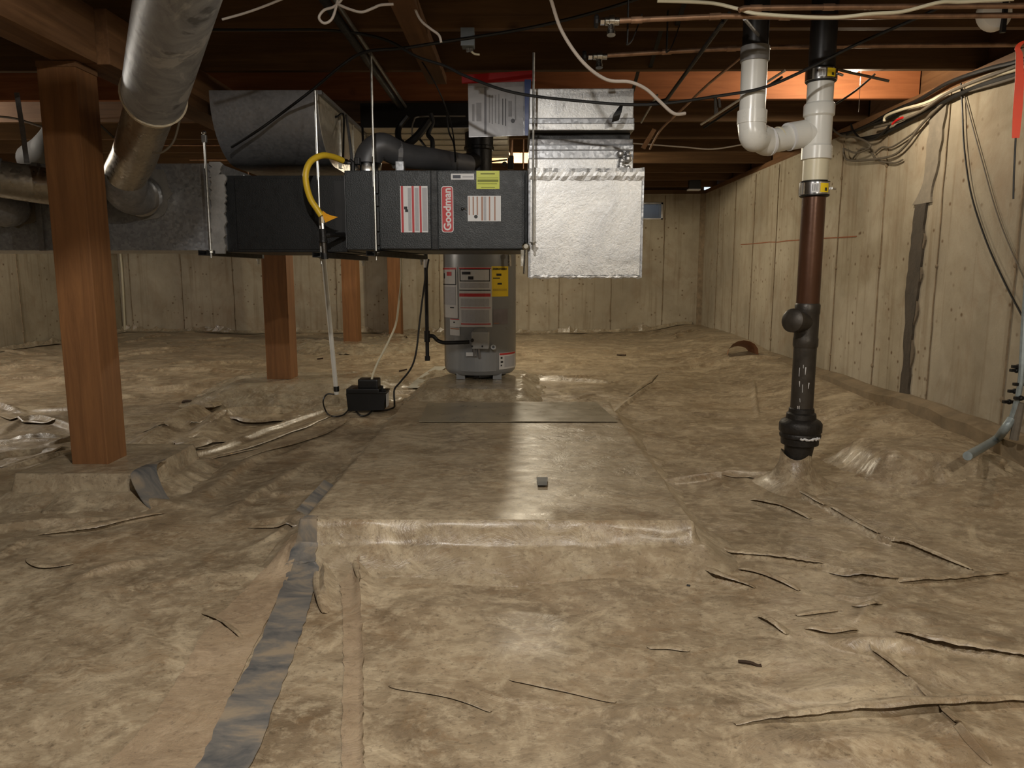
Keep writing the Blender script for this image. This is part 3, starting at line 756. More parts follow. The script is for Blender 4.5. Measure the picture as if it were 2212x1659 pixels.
# tape on the near footing
c0 = Vector((fb, 2.64, .124))
tag(part('footing_tape', g_ribbon([c0 + Vector((-.0, .14, .004)), c0 + Vector((.012, .02, .004)), c0 + Vector((.045, -.02, -.05)), c0 + Vector((.10, -.05, -.108)), c0 + Vector((.2, -.10, -.112))], (.35, .95, 0), [.10, .12, .11, .10, .07], .002, 6), TAPE, None, True),
    'blue grey tape peeling off the corner of the near footing', 'tape')
strip_t = part('slab_tape', g_ribbon([Vector((SLAB[0] - .03, SLAB[2] + .1, .115)), Vector((SLAB[0] - .035, SLAB[2] + .45, .11))], (1, 0, -.6), .05, .002), TAPE)
tag(strip_t, 'narrow grey tape along the left edge of the slab', 'tape')
q = G(1172, 1040, .138); tag(part('tape_scrap', g_quad([q + Vector(v) for v in ((-.018, -.05, 0), (.014, -.05, 0), (.02, .05, 0), (-.02, .05, 0))], .0015, (0, 0, 1)), M('dark_tape', srgb(62, 62, 62), .6)), 'small dark rectangular tape scrap on the slab', 'tape')
q = G(925, 805, .11); tag(part('tape_patch', g_ribbon([Vector((q.x - .03, q.y - .55, wz(q.x, q.y - .55) + .012)), Vector((q.x, q.y, wz(q.x, q.y) + .012)), Vector((q.x + .05, q.y + .45, wz(q.x, q.y + .45) + .012))], (1, 0, 0), .10, .002, 6), M('pale_tape', srgb(168, 164, 150), .5)), 'pale grey tape strip on the floor left of the water heater', 'tape')
# flat lap of the sheet at the back of the slab
l0, l1, l2, l3 = G(905, 912, .133), G(1335, 912, .133), G(1288, 870, .133), G(925, 872, .133)
part('sheet_lap', g_quad([v + Vector((0, 0, .002)) for v in (l0, l1, l2, l3)], .0025, (0, 0, 1)), M('grey_lap', srgb(140, 130, 110), .32), slab)
def wall_edge(a, b, n, nrm):
    V, Fc = [], []
    for i in range(n + 1):
        p = Vector(a).lerp(Vector(b), i / n); h_ = .03 + .035 * random.random() * (1 + .8 * math.sin(i * .33))
        g_ = gz(p.x, p.y)
        for u, v in ((.10, .004), (.035, .012), (.012, h_), (.016, h_ * .4)):
            q_ = p + Vector(nrm) * (u + random.uniform(-.008, .008) * (u > .02)); V.append((q_.x, q_.y, g_ + v))
    for i in range(n):
        for k in range(3): Fc.append([i * 4 + k, i * 4 + 4 + k, i * 4 + 5 + k, i * 4 + 1 + k])
    part('sheet_edge', (V, Fc), CLEAR, floor)
wall_edge((XL, YB, 0), (XR - .1, YB, 0), 150, (0, -1, 0)); wall_edge((XL, 3.0, 0), (XL, YB, 0), 110, (1, 0, 0))
# debris on the sheet
def bit(px, py, z, pts, r, label, mat=DIRT):
    q = G(px, py, z); zz = wz(q.x, q.y) + r * .6
    tag(part('twig', g_tube([Vector((q.x + a, q.y + b, zz + c)) for a, b, c in pts], r, 6, 3), mat), label, 'debris')
bit(1620, 1442, 0, [(-.022, .012, 0), (0, 0, .004), (.014, -.006, 0), (.022, -.008, .002)], .0035, 'short dark twig lying on the plastic, right foreground')
bit(400, 858, .06, [(-.03, .03, 0), (.0, .0, .012), (.04, -.01, .01)], .010, 'small dark shred of plastic on the floor right of the near post')
bit(1487, 1271, 0, [(-.004, .002, 0), (.004, -.002, 0)], .003, 'tiny black speck on the plastic before the slab corner', BLACK)
bit(690, 775, .1, [(-.02, 0, 0), (.03, .01, .005)], .008, 'small dark scrap right of the second post foot')
bit(870, 798, .1, [(-.03, 0, 0), (.03, .02, .012)], .006, 'small brown leaf shaped scrap behind the pump')
bit(1340, 765, .13, [(-.02, .05, 0), (.04, -.05, .01)], .008, 'thin dark scrap on the floor right of the foil box')

# ------------------------------------------------------------------ furnace
YF = 3.35
fx0, fx1 = P(745, 450, YF).x, P(1140, 450, YF).x
fz0, fz1 = P(940, 541, YF).z, P(940, 367, YF).z
FD = .70
ctr = Vector(((fx0 + fx1) / 2, YF + FD / 2, fz0))
fur = thing('furnace', ctr, 'dark grey horizontal gas furnace with red lettered badge hanging from rods', 'furnace')
def fpx(px, py, off=0): return P(px, py, YF - off)
part('cabinet', g_box(fx0, fx1, YF + .012, YF + FD, fz0, fz1, .006), BLACKM, fur)
xa, xb, xc = fpx(812, 450).x, fpx(930, 450).x, fpx(946, 450).x
part('end_panel', g_box(fx0 + .002, xa, YF, YF + .03, fz0 + .003, fz1 - .003, .004), BLACKM, fur)
dl = part('door', g_box(xa + .014, xb, YF - .006, YF + .02, fz0 + .006, fz1 - .004, .004), BLACKM, fur)
dr = part('door', g_box(xc, fx1 - .012, YF - .006, YF + .02, fz0 + .006, fz1 - .004, .004), BLACKM, fur)
part('center_post', g_box(xb + .003, xc - .003, YF - .001, YF + .02, fz0 + .004, fz1 - .002, .003), DARKM, fur)
part('louver_strip', join(*[g_box(xa + .001, xa + .012, YF - .002, YF + .02, fpx(820, y1).z, fpx(820, y0).z, .002) for y0, y1 in ((390, 418), (424, 445), (457, 500), (505, 530))]), BLACK, fur)
part('knob', join(g_lathe(fpx(999, 451, .006), (0, -1, 0), [(.006, 0), (.006, .008), (.003, .012)], 12)), BLACK, dr)
part('latch', g_ball(fpx(1005, 451, .010), .004, 8), CHROME, dr)
def label(name, parent, x0, y0, x1, y1, mat, off=.008, stripes=(), Y=None):
    """flat sticker given by its corners on the furnace front; stripes: (u0,u1,v0,v1,material)"""
    a, b = fpx(x0, y0, off), fpx(x1, y1, off)
    o = part(name, g_box(a.x, b.x, YF - off, YF - off + .0015, b.z, a.z), mat, parent)
    for u0, u1, v0, v1, m in stripes:
        part('print', g_box(a.x + (b.x - a.x) * u0, a.x + (b.x - a.x) * u1, YF - off - .0006, YF - off, a.z + (b.z - a.z) * v1, a.z + (b.z - a.z) * v0), m, o)
    return o
label('warning_label', dl, 864, 402, 925, 502, WHITE, .008, [(.03, .11, 0, 1, RED), (.42, .50, 0, 1, RED), (.70, .77, 0, 1, RED), (.28, .40, .04, .97, LGREY), (.53, .67, .04, .97, LGREY), (.8, .98, .04, .97, LGREY), (.13, .25, .44, .50, INK), (.17, .28, .50, .56, INK)])
wl = label('wiring_label', dr, 1010, 423, 1082, 478, WHITE, .008, [(.03, .06, .03, .75, RUST), (.15, .19, .03, .75, RUST), (.27, .31, .03, .75, RUST), (.41, .46, .03, .97, RUST), (.64, .68, .03, .97, RUST), (.8, .84, .03, .97, RUST), (.48, .56, .03, .97, LGREY)])
part('print', g_lathe(fpx(1028, 468, .0086), (0, -1, 0), [(.008, 0), (.008, .0006)], 14), INK, wl)
label('energy_note', dr, 1029, 369, 1079, 408, LIME, .008, [(.18, .8, .13, .2, M('print_olive', srgb(120, 126, 40), .6)), (.05, .95, .38, .41, MATS['print_olive']), (.05, .95, .48, .62, MATS['print_olive']), (.05, .9, .7, .74, MATS['print_olive']), (.2, .8, .9, .94, MATS['print_olive'])])
nl = label('maker_strip', dr, 974, 375, 1024, 388, WHITE, .008, [(.08, .42, .25, .8, M('print_slate', srgb(70, 74, 84), .6)), (.5, .95, .4, .65, LGREY)])
# red badge with rounded corners and the vertical lettering
a, b = fpx(953, 402, .008), fpx(980, 502, .008)
def rrect(x0, x1, z0, z1, r, n=6):
    pts = []
    for cx, cz, s in ((x1 - r, z1 - r, 0), (x0 + r, z1 - r, 1), (x0 + r, z0 + r, 2), (x1 - r, z0 + r, 3)):
        for k in range(n + 1):
            t = (s + k / n) * math.pi / 2; pts.append((cx + r * math.cos(t), cz + r * math.sin(t)))
    return pts
bd = part('badge', g_prism(rrect(a.x, b.x, b.z, a.z, .012), 1, YF - .0075, YF - .006), WHITE, dr)
part('badge_face', g_prism(rrect(a.x + .003, b.x - .003, b.z + .003, a.z - .003, .010), 1, YF - .0082, YF - .0075), RED, bd)
text('badge_lettering', 'Goodman', .0455, WHITE, bd, ((a.x + b.x) / 2 + .001, YF - .0084, (a.z + b.z) / 2), (0, 0, 1), (-1, 0, 0), .0005, .0012)
# flue elbow on top
e0 = P(793, 366, 3.55); e0 = Vector((e0.x, 3.55, fz1)); R = .062
part('flue_collar', g_lathe(e0, (0, 0, 1), [(R + .008, 0), (R + .010, .012), (R + .004, .016), (R + .004, .05), (R + .008, .055)], 24), CHROME, fur, True)
fl_end = P(1010, 357, 3.95)
part('flue_pipe', g_tube([e0 + Vector((0, 0, .03)), e0 + Vector((0.005, 0, .075)), e0 + Vector((.03, .01, .115)), e0 + Vector((.075, .02, .135)), P(870, 335, 3.62), P(940, 345, 3.75), fl_end], [R, R, R, R, R * .93, R * .85, R * .85], 20, 6), FLUE, fur, True)
part('flue_joint', g_tube([P(852, 333, 3.60), P(862, 334, 3.61)], R + .004, 20), GALV_D, fur)
q = P(865, 355, 3.40); part('switch_box', g_box(q.x - .018, q.x + .018, 3.37, 3.42, fz1, fz1 + .04, .003), GALV, fur)
part('gas_inlet', join(g_tube([Vector((P(762, 372, 3.45).x, 3.45, fz1 - .0)), P(762, 352, 3.45), P(755, 347, 3.45)], .012, 10), g_box(P(757, 0, 3.45).x, P(768, 0, 3.45).x, 3.43, 3.47, P(760, 356, 3.45).z, P(760, 341, 3.45).z, .004)), BLKPIPE, fur)
# yellow flexible gas line (its own thing)
yl = thing('gas_connector', P(697, 500, 3.30), 'yellow coated flexible gas line looping beside the furnace', 'gas line')
part('hose', g_tube([P(740, 347, 3.43), P(720, 339, 3.38), P(696, 336, 3.32), P(672, 348, 3.28), P(661, 372, 3.26), P(662, 400, 3.26), P(671, 430, 3.27), P(685, 452, 3.28), P(694, 466, 3.285)], .0135, 12, 8), GASY, yl, True)
part('fitting', join(g_cyl(P(738, 347, 3.43), P(750, 350, 3.44), .013, 6), g_cyl(P(749, 350, 3.44), P(757, 351, 3.445), .010, 8)), CHROME, yl)
part('fitting', join(g_cyl(P(695, 468, 3.285), P(696, 482, 3.285), .012, 6), g_cyl(P(696, 482, 3.285), P(697, 496, 3.285), .0095, 8)), CHROME, yl)
part('warning_tag', g_quad([P(697, 455, 3.28), P(706, 462, 3.275), P(717, 466, 3.27), P(730, 469, 3.262), P(716, 475, 3.268), P(703, 481, 3.276), P(697, 468, 3.28)], .0012, (0, -1, .3)), M('tag_amber', srgb(226, 160, 36), .5), yl)
# black iron drip leg under the gas line
gl = thing('gas_drip_leg', P(701, 555, 3.285), 'brown black iron gas tee and drip leg left of the furnace', 'pipe')
part('tee', join(g_cyl(P(697, 495, 3.285), P(699, 522, 3.285), .0165, 12), g_cyl(P(699, 509, 3.285), P(711, 508, 3.30), .013, 10), g_cyl(P(698, 519, 3.285), P(699, 524, 3.285), .019, 12)), BLKPIPE, gl)
part('nipple', g_cyl(P(699, 522, 3.285), P(701, 549, 3.285), .011, 10), DKDRAIN, gl)
part('cap', g_cyl(P(701, 547, 3.285), P(702, 560, 3.285), .0155, 8), BLKPIPE, gl)
part('branch', g_cyl(P(709, 508, 3.30), P(743, 507, 3.38), .011, 10), BLKPIPE, gl)

# coil cabinet and supply duct
YD = 3.37
cx0, cx1 = P(486, 450, YD).x, fx0 - .002
cz0, cz1 = P(600, 545, YD + .05).z, P(600, 379, YD + .05).z
coil = thing('coil_cabinet', ((cx0 + cx1) / 2, YD + .35, cz0), 'black cooling coil cabinet between the furnace and grey duct', 'cabinet')
part('case', g_box(cx0 - .02, cx1, YD + .05, YD + .66, cz0, cz1, .004), DARKM, coil)
part('panel', g_box(cx0 + .03, P(672, 0, YD + .05).x, YD + .046, YD + .06, cz0 + .012, cz1 - .012, .003), DARKM, coil)
part('recess', g_box(P(708, 0, YD + .05).x, cx1 - .004, YD + .045, YD + .052, P(0, 520, YD + .05).z, P(0, 392, YD + .05).z), BLACK, coil)
part('edge_trim', g_box(cx1 - .008, cx1, YD + .03, YD + .06, cz0 + .02, cz1), GALV_D, coil)
dz0, dz1 = P(400, 541, YD).z, P(400, 353, YD).z
dct = thing('supply_duct', (-2.4, YD + .3, dz0), 'long grey galvanized supply duct hanging left of the furnace', 'duct')
dxr = P(478, 450, YD).x
part('trunk', g_box(-3.9, dxr, YD, YD + .56, dz0, dz1, .003), GALV, dct)
part('drive_cleat', g_box(P(84, 500, YD).x, P(96, 500, YD).x, YD - .012, YD + .02, dz0 - .002, dz1 + .004, .003), GALV_D, dct)
part('drive_cleat', g_box(dxr - .03, dxr, YD - .008, YD + .02, dz0 - .002, dz1, .003), GALV_D, dct)
def blob_strip(px0, px1, y0, y1, Y, n=16, wob=5, th=.012, drop=0):
    pts, ws = [], []
    for i in range(n + 1):
        t = i / n; py = y0 + (y1 - y0) * t; c_ = (px0 + px1) / 2 + random.uniform(-wob, wob) * .5
        pts.append(P(c_, py, Y)); ws.append((px1 - px0 + random.uniform(-wob, wob)) * Y / 1600)
    return g_ribbon(pts, (1, 0, 0), ws, th)
part('mastic_seal', blob_strip(457, 487, 377, 548, YD - .006, 30, 4, .014), MASTIC, dct)
part('mastic_seal', blob_strip(454, 478, 350, 383, YD - .004, 6, 8, .012), MASTIC, dct)
# torn bright insulation where the duct meets the coil
q = P(500, 378, YD + .3)
V = []; g = []
for i in range(9):
    t = i / 8; px = 470 + 60 * t; py = 352 + 28 * t ** 1.5 + random.uniform(-3, 3); V.append(P(px, py, YD + .30))
base = [P(530, 384, YD + .30), P(468, 384, YD + .30)]
tag(part('foil_scrap', g_quad(V + base, .03, (0, 1, 0)), FOIL), 'torn bright foil insulation between duct top and coil cabinet', 'insulation')

# ------------------------------------------------------------------ round ducts
rd = thing('round_duct', P(300, 430, 3.3), 'large grey wrapped round duct descending from ceiling to supply duct, upper left', 'duct')
w0, w1, w2 = P(410, -110, 1.86), P(372, 40, 2.15), P(331, 212, 2.62)
p3, p4 = P(290, 340, 2.98), P(272, 392, 3.12)
ax = (w2 - w1).normalized()
part('insulated_sleeve', g_tube([w0 + Vector((.05, -.35, .05)), w0, w1, w1.lerp(w2, .5), w2], .101, 28), WRAP, rd, True)
part('metal_pipe', g_tube([w2 - ax * .12, w2, p3, p4 + Vector((.0, -.01, .02))], .080, 28), GALV_W, rd, True)
part('sleeve_end', g_tube([w2 - ax * .022, w2 + ax * .016], [.107, .098], 28), M('insulation_edge', srgb(206, 196, 176), .9, 0, .2, 40, .6, 60), rd, True)
part('elbow', g_tube([p4 + Vector((0, -.03, .05)), p4, P(272, 412, 3.18), P(290, 423, 3.26), P(312, 420, 3.36)], .082, 24, 5), GALV_D, rd, True)
part('collar_ring', g_tube([P(300, 424, 3.29), P(307, 422, 3.32)], .088, 24), CHROME, rd, True)
V = []; cc = P(314, 418, YD - .004)
for i in range(22):
    a_ = 2 * math.pi * i / 22; r_ = .118 + random.uniform(-.022, .02); V.append(Vector((cc.x + r_ * math.cos(a_), YD - .008, cc.z + r_ * math.sin(a_))))
part('mastic_collar', g_quad(V, .010, (0, 1, 0)), MASTIC, rd)
rd2 = thing('round_duct', P(60, 400, 3.0), 'dark round duct passing level behind the near post at left edge', 'duct')
part('pipe', g_tube([P(-420, 300, 2.7), P(-60, 375, 2.95), P(60, 396, 3.02), P(122, 405, 3.06)], .072, 24, 4), GALV_W, rd2, True)
part('elbow', g_tube([P(118, 404, 3.06), P(142, 410, 3.09), P(158, 418, 3.2), P(164, 424, 3.37)], .074, 24, 5), GALV_D, rd2, True)
for t_ in (.25, .6): part('seam_ring', g_tube([P(-60 + 240 * t_, 375 + 36 * t_, 2.95 + .15 * t_), P(-56 + 240 * t_, 375.5 + 36 * t_, 2.953 + .15 * t_)], .075, 24), GALV_D, rd2)
rd3 = thing('round_duct', P(15, 450, 3.3), 'short dark round takeoff sealed with mastic at left edge of duct', 'duct')
part('elbow', g_tube([P(20, 448, 3.38), P(12, 446, 3.26), P(-15, 440, 3.18), P(-60, 428, 3.14)], .085, 24, 5), GALV_D, rd3, True)
part('collar_ring', g_tube([P(14, 446, 3.28), P(10, 445, 3.26)], .089, 24), CHROME, rd3)
V = []; cc = P(28, 446, YD)
for i in range(22):
    a_ = 2 * math.pi * i / 22; r_ = .125 + random.uniform(-.02, .018); V.append(Vector((cc.x + r_ * math.cos(a_), YD - .008, cc.z + r_ * math.sin(a_) * .8)))
part('mastic_collar', g_quad(V, .010, (0, 1, 0)), MASTIC_D, rd3)
rd4 = tag(part('round_duct', g_tube([P(70, 345, 4.3), P(95, 330, 4.2), P(125, 300, 4.05), P(150, 250, 4.0)], .085, 20, 5), M('dimmed_duct', srgb(66, 62, 56), .85, 0, .2), None, True), 'small dim round duct elbow behind the near post', 'duct')  # duct coloured dark to hold down the lamplight on it: dimness painted in
st = tag(part('hanger_strap', g_ribbon([P(36, 200, 3.02), P(48, 275, 3.0), P(58, 352, 2.98)], (1, 0, 0), .020, .002), GALV_D), 'pale metal hanger strap holding the level round duct at left edge', 'strap')

# ------------------------------------------------------------------ return trunk with rounded end, flat return duct
tx0, tx1 = P(453, 230, 3.5).x, P(686, 230, 3.5).x
tz1, Rr, yF = P(560, 195, 3.5).z, .28, 3.50
prof = [(yF, tz1)] + [(yF + Rr - Rr * math.cos(a_), tz1 - .02 - Rr * math.sin(a_)) for a_ in [math.pi / 2 * i / 12 for i in range(13)]] + [(4.85, tz1 - .02 - Rr), (4.85, tz1)]
rt = thing('return_duct', ((tx0 + tx1) / 2, 4.2, tz1 - .32), 'big grey return duct with rounded lower front under the joists', 'duct')
part('shell', g_prism(prof, 0, tx0, tx1), GALV_D, rt, True)
part('side_panel', g_prism([(y, z) for y, z in prof], 0, tx1, tx1 + .003), GALV_LIT, rt)  # lighter than the shell: lamplight on this side painted in
for yy in (3.9, 4.2, 4.5): part('drive_cleat', g_box(tx1, tx1 + .012, yy - .012, yy + .012, tz1 - .29, tz1 - .005, .002), GALV_LIT, rt)
part('top_flange', g_box(tx1, tx1 + .02, yF, 4.85, tz1 - .018, tz1, .002), GALV_D, rt)
fdz = .85 + (590 - 291) / 1600 * 4.33
fd = thing('flat_return_duct', (-.5, 4.9, fdz), 'wide flat metal duct crossing behind the furnace under the joists', 'duct')
part('shell', g_box(tx1 + .02, P(1098, 0, 5.0).x, 4.35, 5.45, fdz, JZ - .006, .004), GALV_LIT, fd)
part('shade_panel', g_box(tx1 + .02, P(1098, 0, 5.0).x, 4.344, 4.349, fdz + .004, JZ - .006), M('shaded_duct_front', srgb(26, 24, 22), .8), fd)  # near-black sheet: the shade on the duct's front face, put into its colour
for i in range(5): part('standing_seam', g_box(tx1 + .02, P(1098, 0, 5.0).x + .004, 4.5 + .2 * i, 4.512 + .2 * i, fdz - .006, fdz + .003), GALV_LIT, fd)

# ------------------------------------------------------------------ foil return box and riser
YB2 = 3.26
bx0, bx1 = fx1 + .006, P(1387, 480, YB2).x
bz0, bz1 = P(1260, 600, YB2).z, P(1260, 366, YB2).z
fbx = thing('return_box', ((bx0 + bx1) / 2, YB2 + .33, bz0), 'large shiny foil faced return air box right of the furnace', 'duct')
part('box', g_box(bx0, bx1, YB2, YB2 + .66, bz0, bz1, .006), FOIL, fbx)
def crumple(x0, x1, y, z0, z1, n=40, amp=.006):
    V, Fc = [], []
    for i in range(n + 1):
        for j in range(4):
            V.append((x0 + (x1 - x0) * i / n, y - random.uniform(.001, amp * .6) - (.003 if j in (1, 2) else 0), z0 + (z1 - z0) * j / 3 + random.uniform(-.003, .003)))
    for i in range(n):
        for j in range(3): Fc.append([i * 4 + j, i * 4 + 4 + j, i * 4 + 5 + j, i * 4 + 1 + j])
    return V, Fc
part('tape_edge', crumple(bx0 - .003, bx1 + .004, YB2 - .001, bz1 - .045, bz1 + .006), FOIL, fbx)
part('tape_edge', crumple(bx0, bx1, YB2 - .001, bz0 - .003, bz0 + .012, 40, .004), FOIL, fbx)
part('corner_bead', join(g_box(bx0 - .004, bx0 + .004, YB2 - .004, YB2 + .02, bz0, bz1), g_box(bx1 - .004, bx1 + .004, YB2 - .004, YB2 + .02, bz0, bz1)), GALV, fbx)
ux0, ux1 = P(1144, 300, YB2 + .05).x, P(1367, 300, YB2 + .05).x
def band(y0, y1, off, nm, mat, grow=0.0):
    part(nm, g_box(ux0 - grow, ux1 + grow, YB2 + .05 - off, YB2 + .55, P(0, y1, YB2 + .05).z, P(0, y0, YB2 + .05).z, .004), mat, fbx)
band(345, 370, .012, 'riser_band', FOIL, .002); band(327, 346, .016, 'riser_band', GALV, .003); band(316, 328, .020, 'riser_band', GALV, .002); band(303, 317, .010, 'riser_band', GALV_D)
band(284, 304, -.05, 'filter_slot', DARKM, -.004)
band(270, 285, .018, 'riser_band', FOIL, .003); band(258, 271, .012, 'riser_band', GALV, .003)
band(194, 259, .004, 'riser_top', FOIL)
q = P(1352, 347, YB2 + .02)
part('foil_tape_wad', join(*[g_ball(q + Vector((random.uniform(-.03, .012), random.uniform(-.006, .006), random.uniform(-.035, .035))), random.uniform(.008, .018), 5, random.uniform(.7, 1.4)) for _ in range(12)]), FOIL, fbx)
part('bracket', join(g_lathe(P(1136, 532, 3.24), (0, -1, 0), [(.016, -.01), (.016, .008), (.010, .014)], 12), g_cyl(P(1136, 535, 3.24), P(1133, 592, 3.24), .007, 8), g_box(P(1126, 0, 3.25).x, P(1136, 0, 3.25).x, 3.25, 3.27, P(0, 575, 3.25).z, P(0, 540, 3.25).z)), BRONZE, fbx)
q = P(1340, 228, 3.2); tag(part('tape_tail', g_ribbon([P(1343, 226, 3.20), P(1334, 245, 3.19), P(1329, 262, 3.20)], (1, 0, .3), [.012, .035, .03], .002, 4), BLACK), 'black electrical tape tail hanging on the cable before the return box', 'tape')

# ------------------------------------------------------------------ document bag taped on a joist
YBG = 3.62
bag = thing('document_bag', P(1075, 295, YBG), 'clear zip bag with papers hung by red tape over the furnace', 'bag')
def bq(px, py, off=0): return P(px, py, YBG - off)
part('bag_film', g_quad([bq(1011, 180), bq(1142, 172), bq(1140, 293), bq(1013, 297)], .006, (0, -1, 0)), M('bag_film', srgb(176, 176, 182), .25, 0, .08, 14, .5, 24), bag)
pp = part('paper', g_quad([bq(1011, 190, .007), bq(1130, 187, .007), bq(1130, 291, .007), bq(1013, 295, .007)], .002, (0, -1, 0)), M('paper_sheet', srgb(186, 186, 190), .4, 0, .08, 10, .4, 22, (1, 1, 1), 0, .6), bag)
for x0, w, y0, y1, m in [(1020, 5, 225, 262, LGREY), (1029, 11, 222, 262, LGREY), (1046, 5, 188, 290, M('print_mid', srgb(128, 128, 134), .5)), (1056, 3, 205, 265, LGREY), (1062, 3, 205, 268, LGREY), (1069, 3, 205, 266, LGREY), (1076, 3, 203, 268, LGREY), (1085, 2, 213, 270, M('print_dark', srgb(90, 90, 96), .5)), (1091, 2, 213, 272, MATS['print_dark']), (1098, 8, 218, 252, LGREY), (1112, 3, 205, 260, LGREY)]:
    part('print', g_quad([bq(x0, y0, .0095), bq(x0 + w, y0, .0095), bq(x0 + w, y1, .0095), bq(x0, y1, .0095)], .0006, (0, -1, 0)), m, pp)
part('print', g_lathe(bq(1108, 261, .0095), (0, -1, 0), [(.010, 0), (.010, .0006)], 12), MATS['print_dark'], pp)
part('zip_strip', g_quad([bq(1133, 172, .008), bq(1147, 172, .010), bq(1145, 293, .010), bq(1134, 293, .008)], .004, (0, -1, 0)), BLUE, bag)
part('red_tape', g_quad([bq(997, 162, .010), bq(1153, 152, .010), bq(1157, 175, .010), bq(998, 181, .010)], .002, (0, -1, 0)), REDTAPE, bag)

# ------------------------------------------------------------------ hanger rods and struts
def rod(name, px0, y0, px1, y1, Y, label, extra=()):
    a, b = P(px0, y0, Y), P(px1, y1, Y); a.x = b.x = (a.x + b.x) / 2
    t = thing(name, b, label, 'hanger rod', 'threaded rods holding the furnace')
    part('rod', g_cyl(a, b, .0052, 10), STEEL, t)
    part('nut', g_lathe(b + Vector((0, 0, .022)), (0, 0, 1), [(.010, 0), (.010, .009)], 6), STEEL, t)
    part('washer', g_lathe(b + Vector((0, 0, .031)), (0, 0, 1), [(.016, 0), (.016, .003)], 14), STEEL, t)
    for e in extra: part(*e, t)
    return t, a, b
r1, a, b = rod('threaded_rod', 448, 287, 449, 557, 3.30, 'threaded rod in front of the grey duct, leftmost of four')
part('clip', g_box(a.x - .010, a.x + .010, 3.292, 3.308, a.z - .04, a.z - .01, .002), STEEL, r1); part('tip', g_ball(a, .010, 8), CHROME, r1)
rod('threaded_rod', 685, 196, 690, 570, 3.31, 'threaded rod beside the yellow gas line, second from left')
rod('threaded_rod', 806, 114, 808, 562, 3.29, 'threaded rod crossing the left end of the furnace front')
rod('threaded_rod', 1163, 114, 1141, 540, 3.20, 'threaded rod along the left edge of the foil box')
def channel(name, a, b, label, w=.04, h=.022):
    a, b = Vector(a), Vector(b); d = (b - a).normalized(); s = Vector((-d.y, d.x, 0)).normalized()
    pr = [(-w / 2, 0), (w / 2, 0), (w / 2, h), (w / 2 - .004, h), (w / 2 - .004, .004), (-w / 2 + .004, .004), (-w / 2 + .004, h), (-w / 2, h)]
    V = []
    for p in (a, b): V += [tuple(p + s * u + Vector((0, 0, v))) for u, v in pr]
    n = len(pr); Fc = [[i, (i + 1) % n, n + (i + 1) % n, n + i] for i in range(n)] + [[0, 1, 4, 5][::-1], [1, 2, 3, 4][::-1], [0, 5, 6, 7][::-1], [n, n + 1, n + 4, n + 5], [n + 1, n + 2, n + 3, n + 4], [n, n + 5, n + 6, n + 7]]
    t = thing(name, a, label, 'strut', 'struts under the hanging equipment')
    part('channel', (V, Fc), BLKPIPE, t)
    part('rod_end', join(g_cyl(b + Vector((0, 0, -.03)) - d * .03, b + Vector((0, 0, h)) - d * .03, .006, 8), g_lathe(b - d * .03 + Vector((0, 0, -.012)), (0, 0, 1), [(.011, 0), (.011, .010)], 6)), STEEL, t)
channel('support_strut', (P(444, 546, 3.30).x, 3.27, dz0 - .024), (P(555, 549, 3.95).x, 4.0, dz0 - .024), 'dark steel strut under the mastic sealed duct joint')
channel('support_strut', (P(688, 546, 3.30).x, 3.27, cz0 - .026), (P(775, 549, 3.95).x, 4.1, cz0 - .026), 'dark steel strut under the black coil cabinet')
channel('support_strut', (P(803, 535, 3.28).x, 3.25, fz0 - .026), (P(905, 552, 3.95).x, 4.12, fz0 - .026), 'dark steel strut under the left part of the furnace')

# ------------------------------------------------------------------ water heater
HX, HY, HR = P(1037, 700, 5.22).x, 5.22, .252
hz0 = .128
heat = thing('water_heater', (HX, HY, hz0), 'grey water heater tank with paper labels standing on covered pad', 'water heater')
hb = P(1036, 806, HY - HR).z
part('tank', g_lathe((HX, HY, 0), (0, 0, 1), [(HR * .90, hb - .02), (HR * .97, hb), (HR, hb + .025), (HR, 1.34), (HR * .97, 1.36), (HR * .6, 1.375)], 56), HEATER, heat, True)
part('base_ring', g_lathe((HX, HY, 0), (0, 0, 1), [(HR * .72, hb - .04), (HR * .72, hb - .015)], 32), BLACK, heat)
for a_ in (-2.25, -.9, 1.2): part('leg', g_prism([(HX + HR * .8 * math.cos(a_) + u, HY + HR * .8 * math.sin(a_) + v) for u, v in ((-.03, -.02), (.03, -.02), (.022, .02), (-.022, .02))], 2, hz0, hb), HEATER, heat)
def cyl_patch(px0, y0, px1, y1, off=.002, n=10):
    def ang(px): return math.asin(max(-.995, min(.995, (px - 1037) / 78.5)))
    a0, a1 = ang(px0), ang(px1); V, Fc = [], []
    for i in range(n + 1):
        a_ = a0 + (a1 - a0) * i / n; r = HR + off; yy = HY - r * math.cos(a_); xx = HX + r * math.sin(a_)
        pxm = px0 + (px1 - px0) * i / n
        zt, zb = P(1037, y0, HY - HR).z, P(1037, y1, HY - HR).z
        V += [(xx, yy, zb), (xx, yy, zt)]
    for i in range(n): Fc.append([i * 2, i * 2 + 2, i * 2 + 3, i * 2 + 1])
    return V, Fc
def hlabel(name, r, mat, prints):
    o = part(name, cyl_patch(*r), mat, heat)
    for (x0, y0, x1, y1, m) in prints: part('print', cyl_patch(x0, y0, x1, y1, .003, 6), m, o)
HW = M('heater_label', srgb(190, 190, 190), .4, 0, .04)
